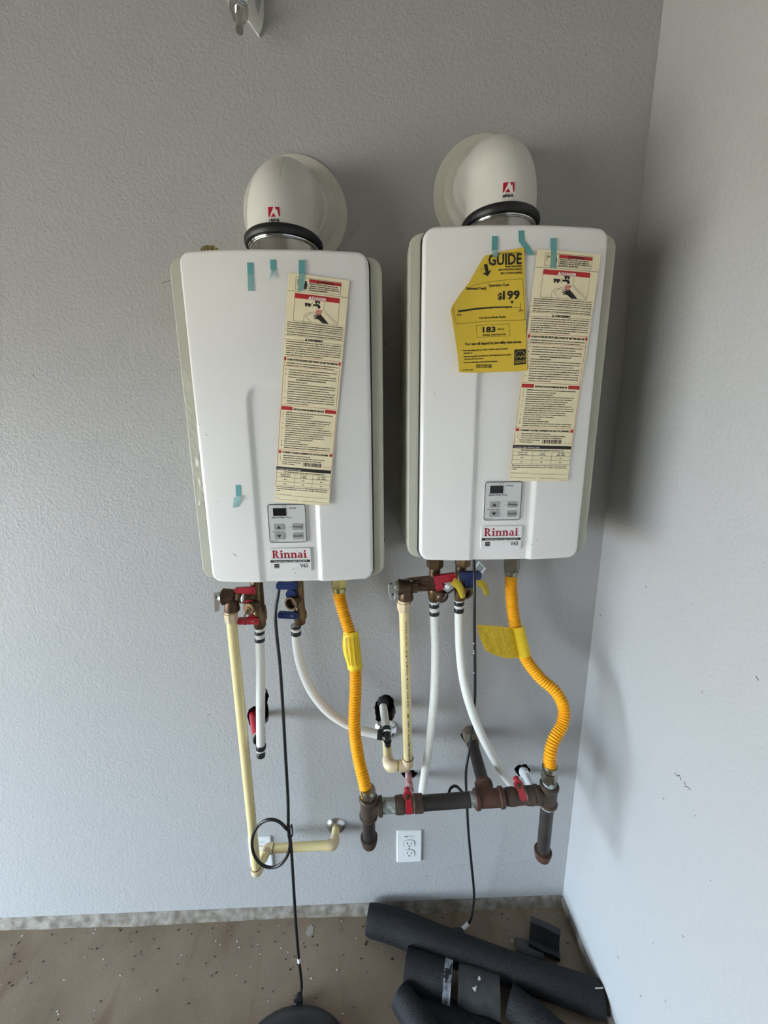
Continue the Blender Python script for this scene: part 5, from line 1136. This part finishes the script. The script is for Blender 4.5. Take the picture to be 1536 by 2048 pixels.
for x, y, k in [(958, 1957, .006), (949, 1979, .007), (919, 1943, .004), (952, 1974, .003)]:
    q = atz(x, y, .070); rnd = random.Random(int(x)); n = 7; mb.add([q+Vector((math.cos(2*PI*i/n)*k*rnd.uniform(.5, 1), math.sin(2*PI*i/n)*k*rnd.uniform(.5, 1), .001)) for i in range(n)], [tuple(range(n))])
mb.build('paint_fleck', 'flake', s_, kind='stuff')
shell('black foam tube piece at the bottom left of the foam heap', (800, 1990), (870, 2090), .034, .012, -PI*.93, PI*.93, 'foam', .034)
shell('black foam tube piece at the bottom right of the foam heap', (1020, 2000), (1130, 2090), .036, .012, -PI*.93, PI*.93, 'foam', .036)
shell('flattened black foam strip in the middle of the foam heap', (845, 2000), (955, 2080), .040, .008, -1.1, 1.1, 'foam', .004, flat=.6)
shell('thin dark foam strip beside the right tube in the heap', (930, 2035), (1010, 2085), .030, .008, -1.1, 1.1, 'foam', .004, flat=.6)
shell('short black foam trough near the corner', (1060, 1862), (1120, 1890), .036, .014, 1.5, 5.6, 'foam', .037)
shell('small dark foam scrap leaning beside the trough near the corner', (1032, 1898), (1085, 1913), .026, .006, -1.5, 1.5, 'foamskin', .004)

# ================================================================== stand-in dome for an unidentified blurred black shape at the bottom edge
c = atz(588, 2112, 0.0)
mb = MB(); rings = []; RX_, RY_, RZ_ = .140, .088, .050
for i in range(13):
    a = PI/2*i/12; rr = math.cos(a); rings.append([Vector((c.x+RX_*rr*math.cos(2*PI*j/36), c.y+RY_*rr*math.sin(2*PI*j/36), .001+RZ_*math.sin(a))) for j in range(36)])
mb.rings(rings[:-1]); tag(mb.build('unknown_black_shape', 'rubber', smooth=60), 'rounded black object at the bottom edge of the photo', 'dome')

# ================================================================== grit and paint flakes on the floor
rnd = random.Random(11)
def litter(name, mt, n, kmin, kmax, label, box, kind='stuff'):
    mb = MB()
    for _ in range(n):
        x = rnd.uniform(box[0], box[1]); y = -abs(rnd.gauss(0, box[2]))-.014
        if x > -.012 or y < -1.2: continue
        k = rnd.uniform(kmin, kmax); a0 = rnd.uniform(0, PI); m_ = 5; st = rnd.uniform(.25, 1); z = .0006+rnd.random()*.001
        ring = [Vector((x+k*math.cos(a0)*math.cos(b)-k*st*math.sin(a0)*math.sin(b), y+k*math.sin(a0)*math.cos(b)+k*st*math.cos(a0)*math.sin(b), z)) for b in [2*PI*i/m_ for i in range(m_)]]
        mb.add([v-EZ*.0012 for v in ring]+ring, [tuple(range(m_, 2*m_))]+[(i, (i+1) % m_, m_+(i+1) % m_, m_+i) for i in range(m_)])
    o = mb.build(name, mt, smooth=0); o['kind'] = kind; tag(o, label, 'debris'); return o
litter('paint_flakes', 'flake', 80, .0008, .0030, 'pale paint flakes scattered over the concrete floor', (-1.9, -.02, .22))
litter('floor_grit', 'grit', 200, .0006, .0035, 'dark grit and dirt scattered over the concrete floor', (-1.9, -.02, .12))
for i, (x, y, k) in enumerate([(620, 1861, .016)]):
    q = atz(x, y, .0008); MB_ = MB().add([q+Vector((k*math.cos(a)*.8, k*math.sin(a), 0)) for a in [2*PI*j/6+.4 for j in range(6)]]+[q+Vector((k*math.cos(a)*.8, k*math.sin(a), -.0006)) for a in [2*PI*j/6+.4 for j in range(6)]], [tuple(range(6))]+[(j, 6+j, 6+(j+1) % 6, (j+1) % 6) for j in range(6)])
    tag(MB_.build('plastic_scrap', mat('clear_scrap', (0.30, 0.28, 0.25, 1), 0.3), smooth=0), 'small pale scrap on the concrete below the left cord', 'scrap')

for o in bpy.data.objects:
    if 'w' in o: del o['w']
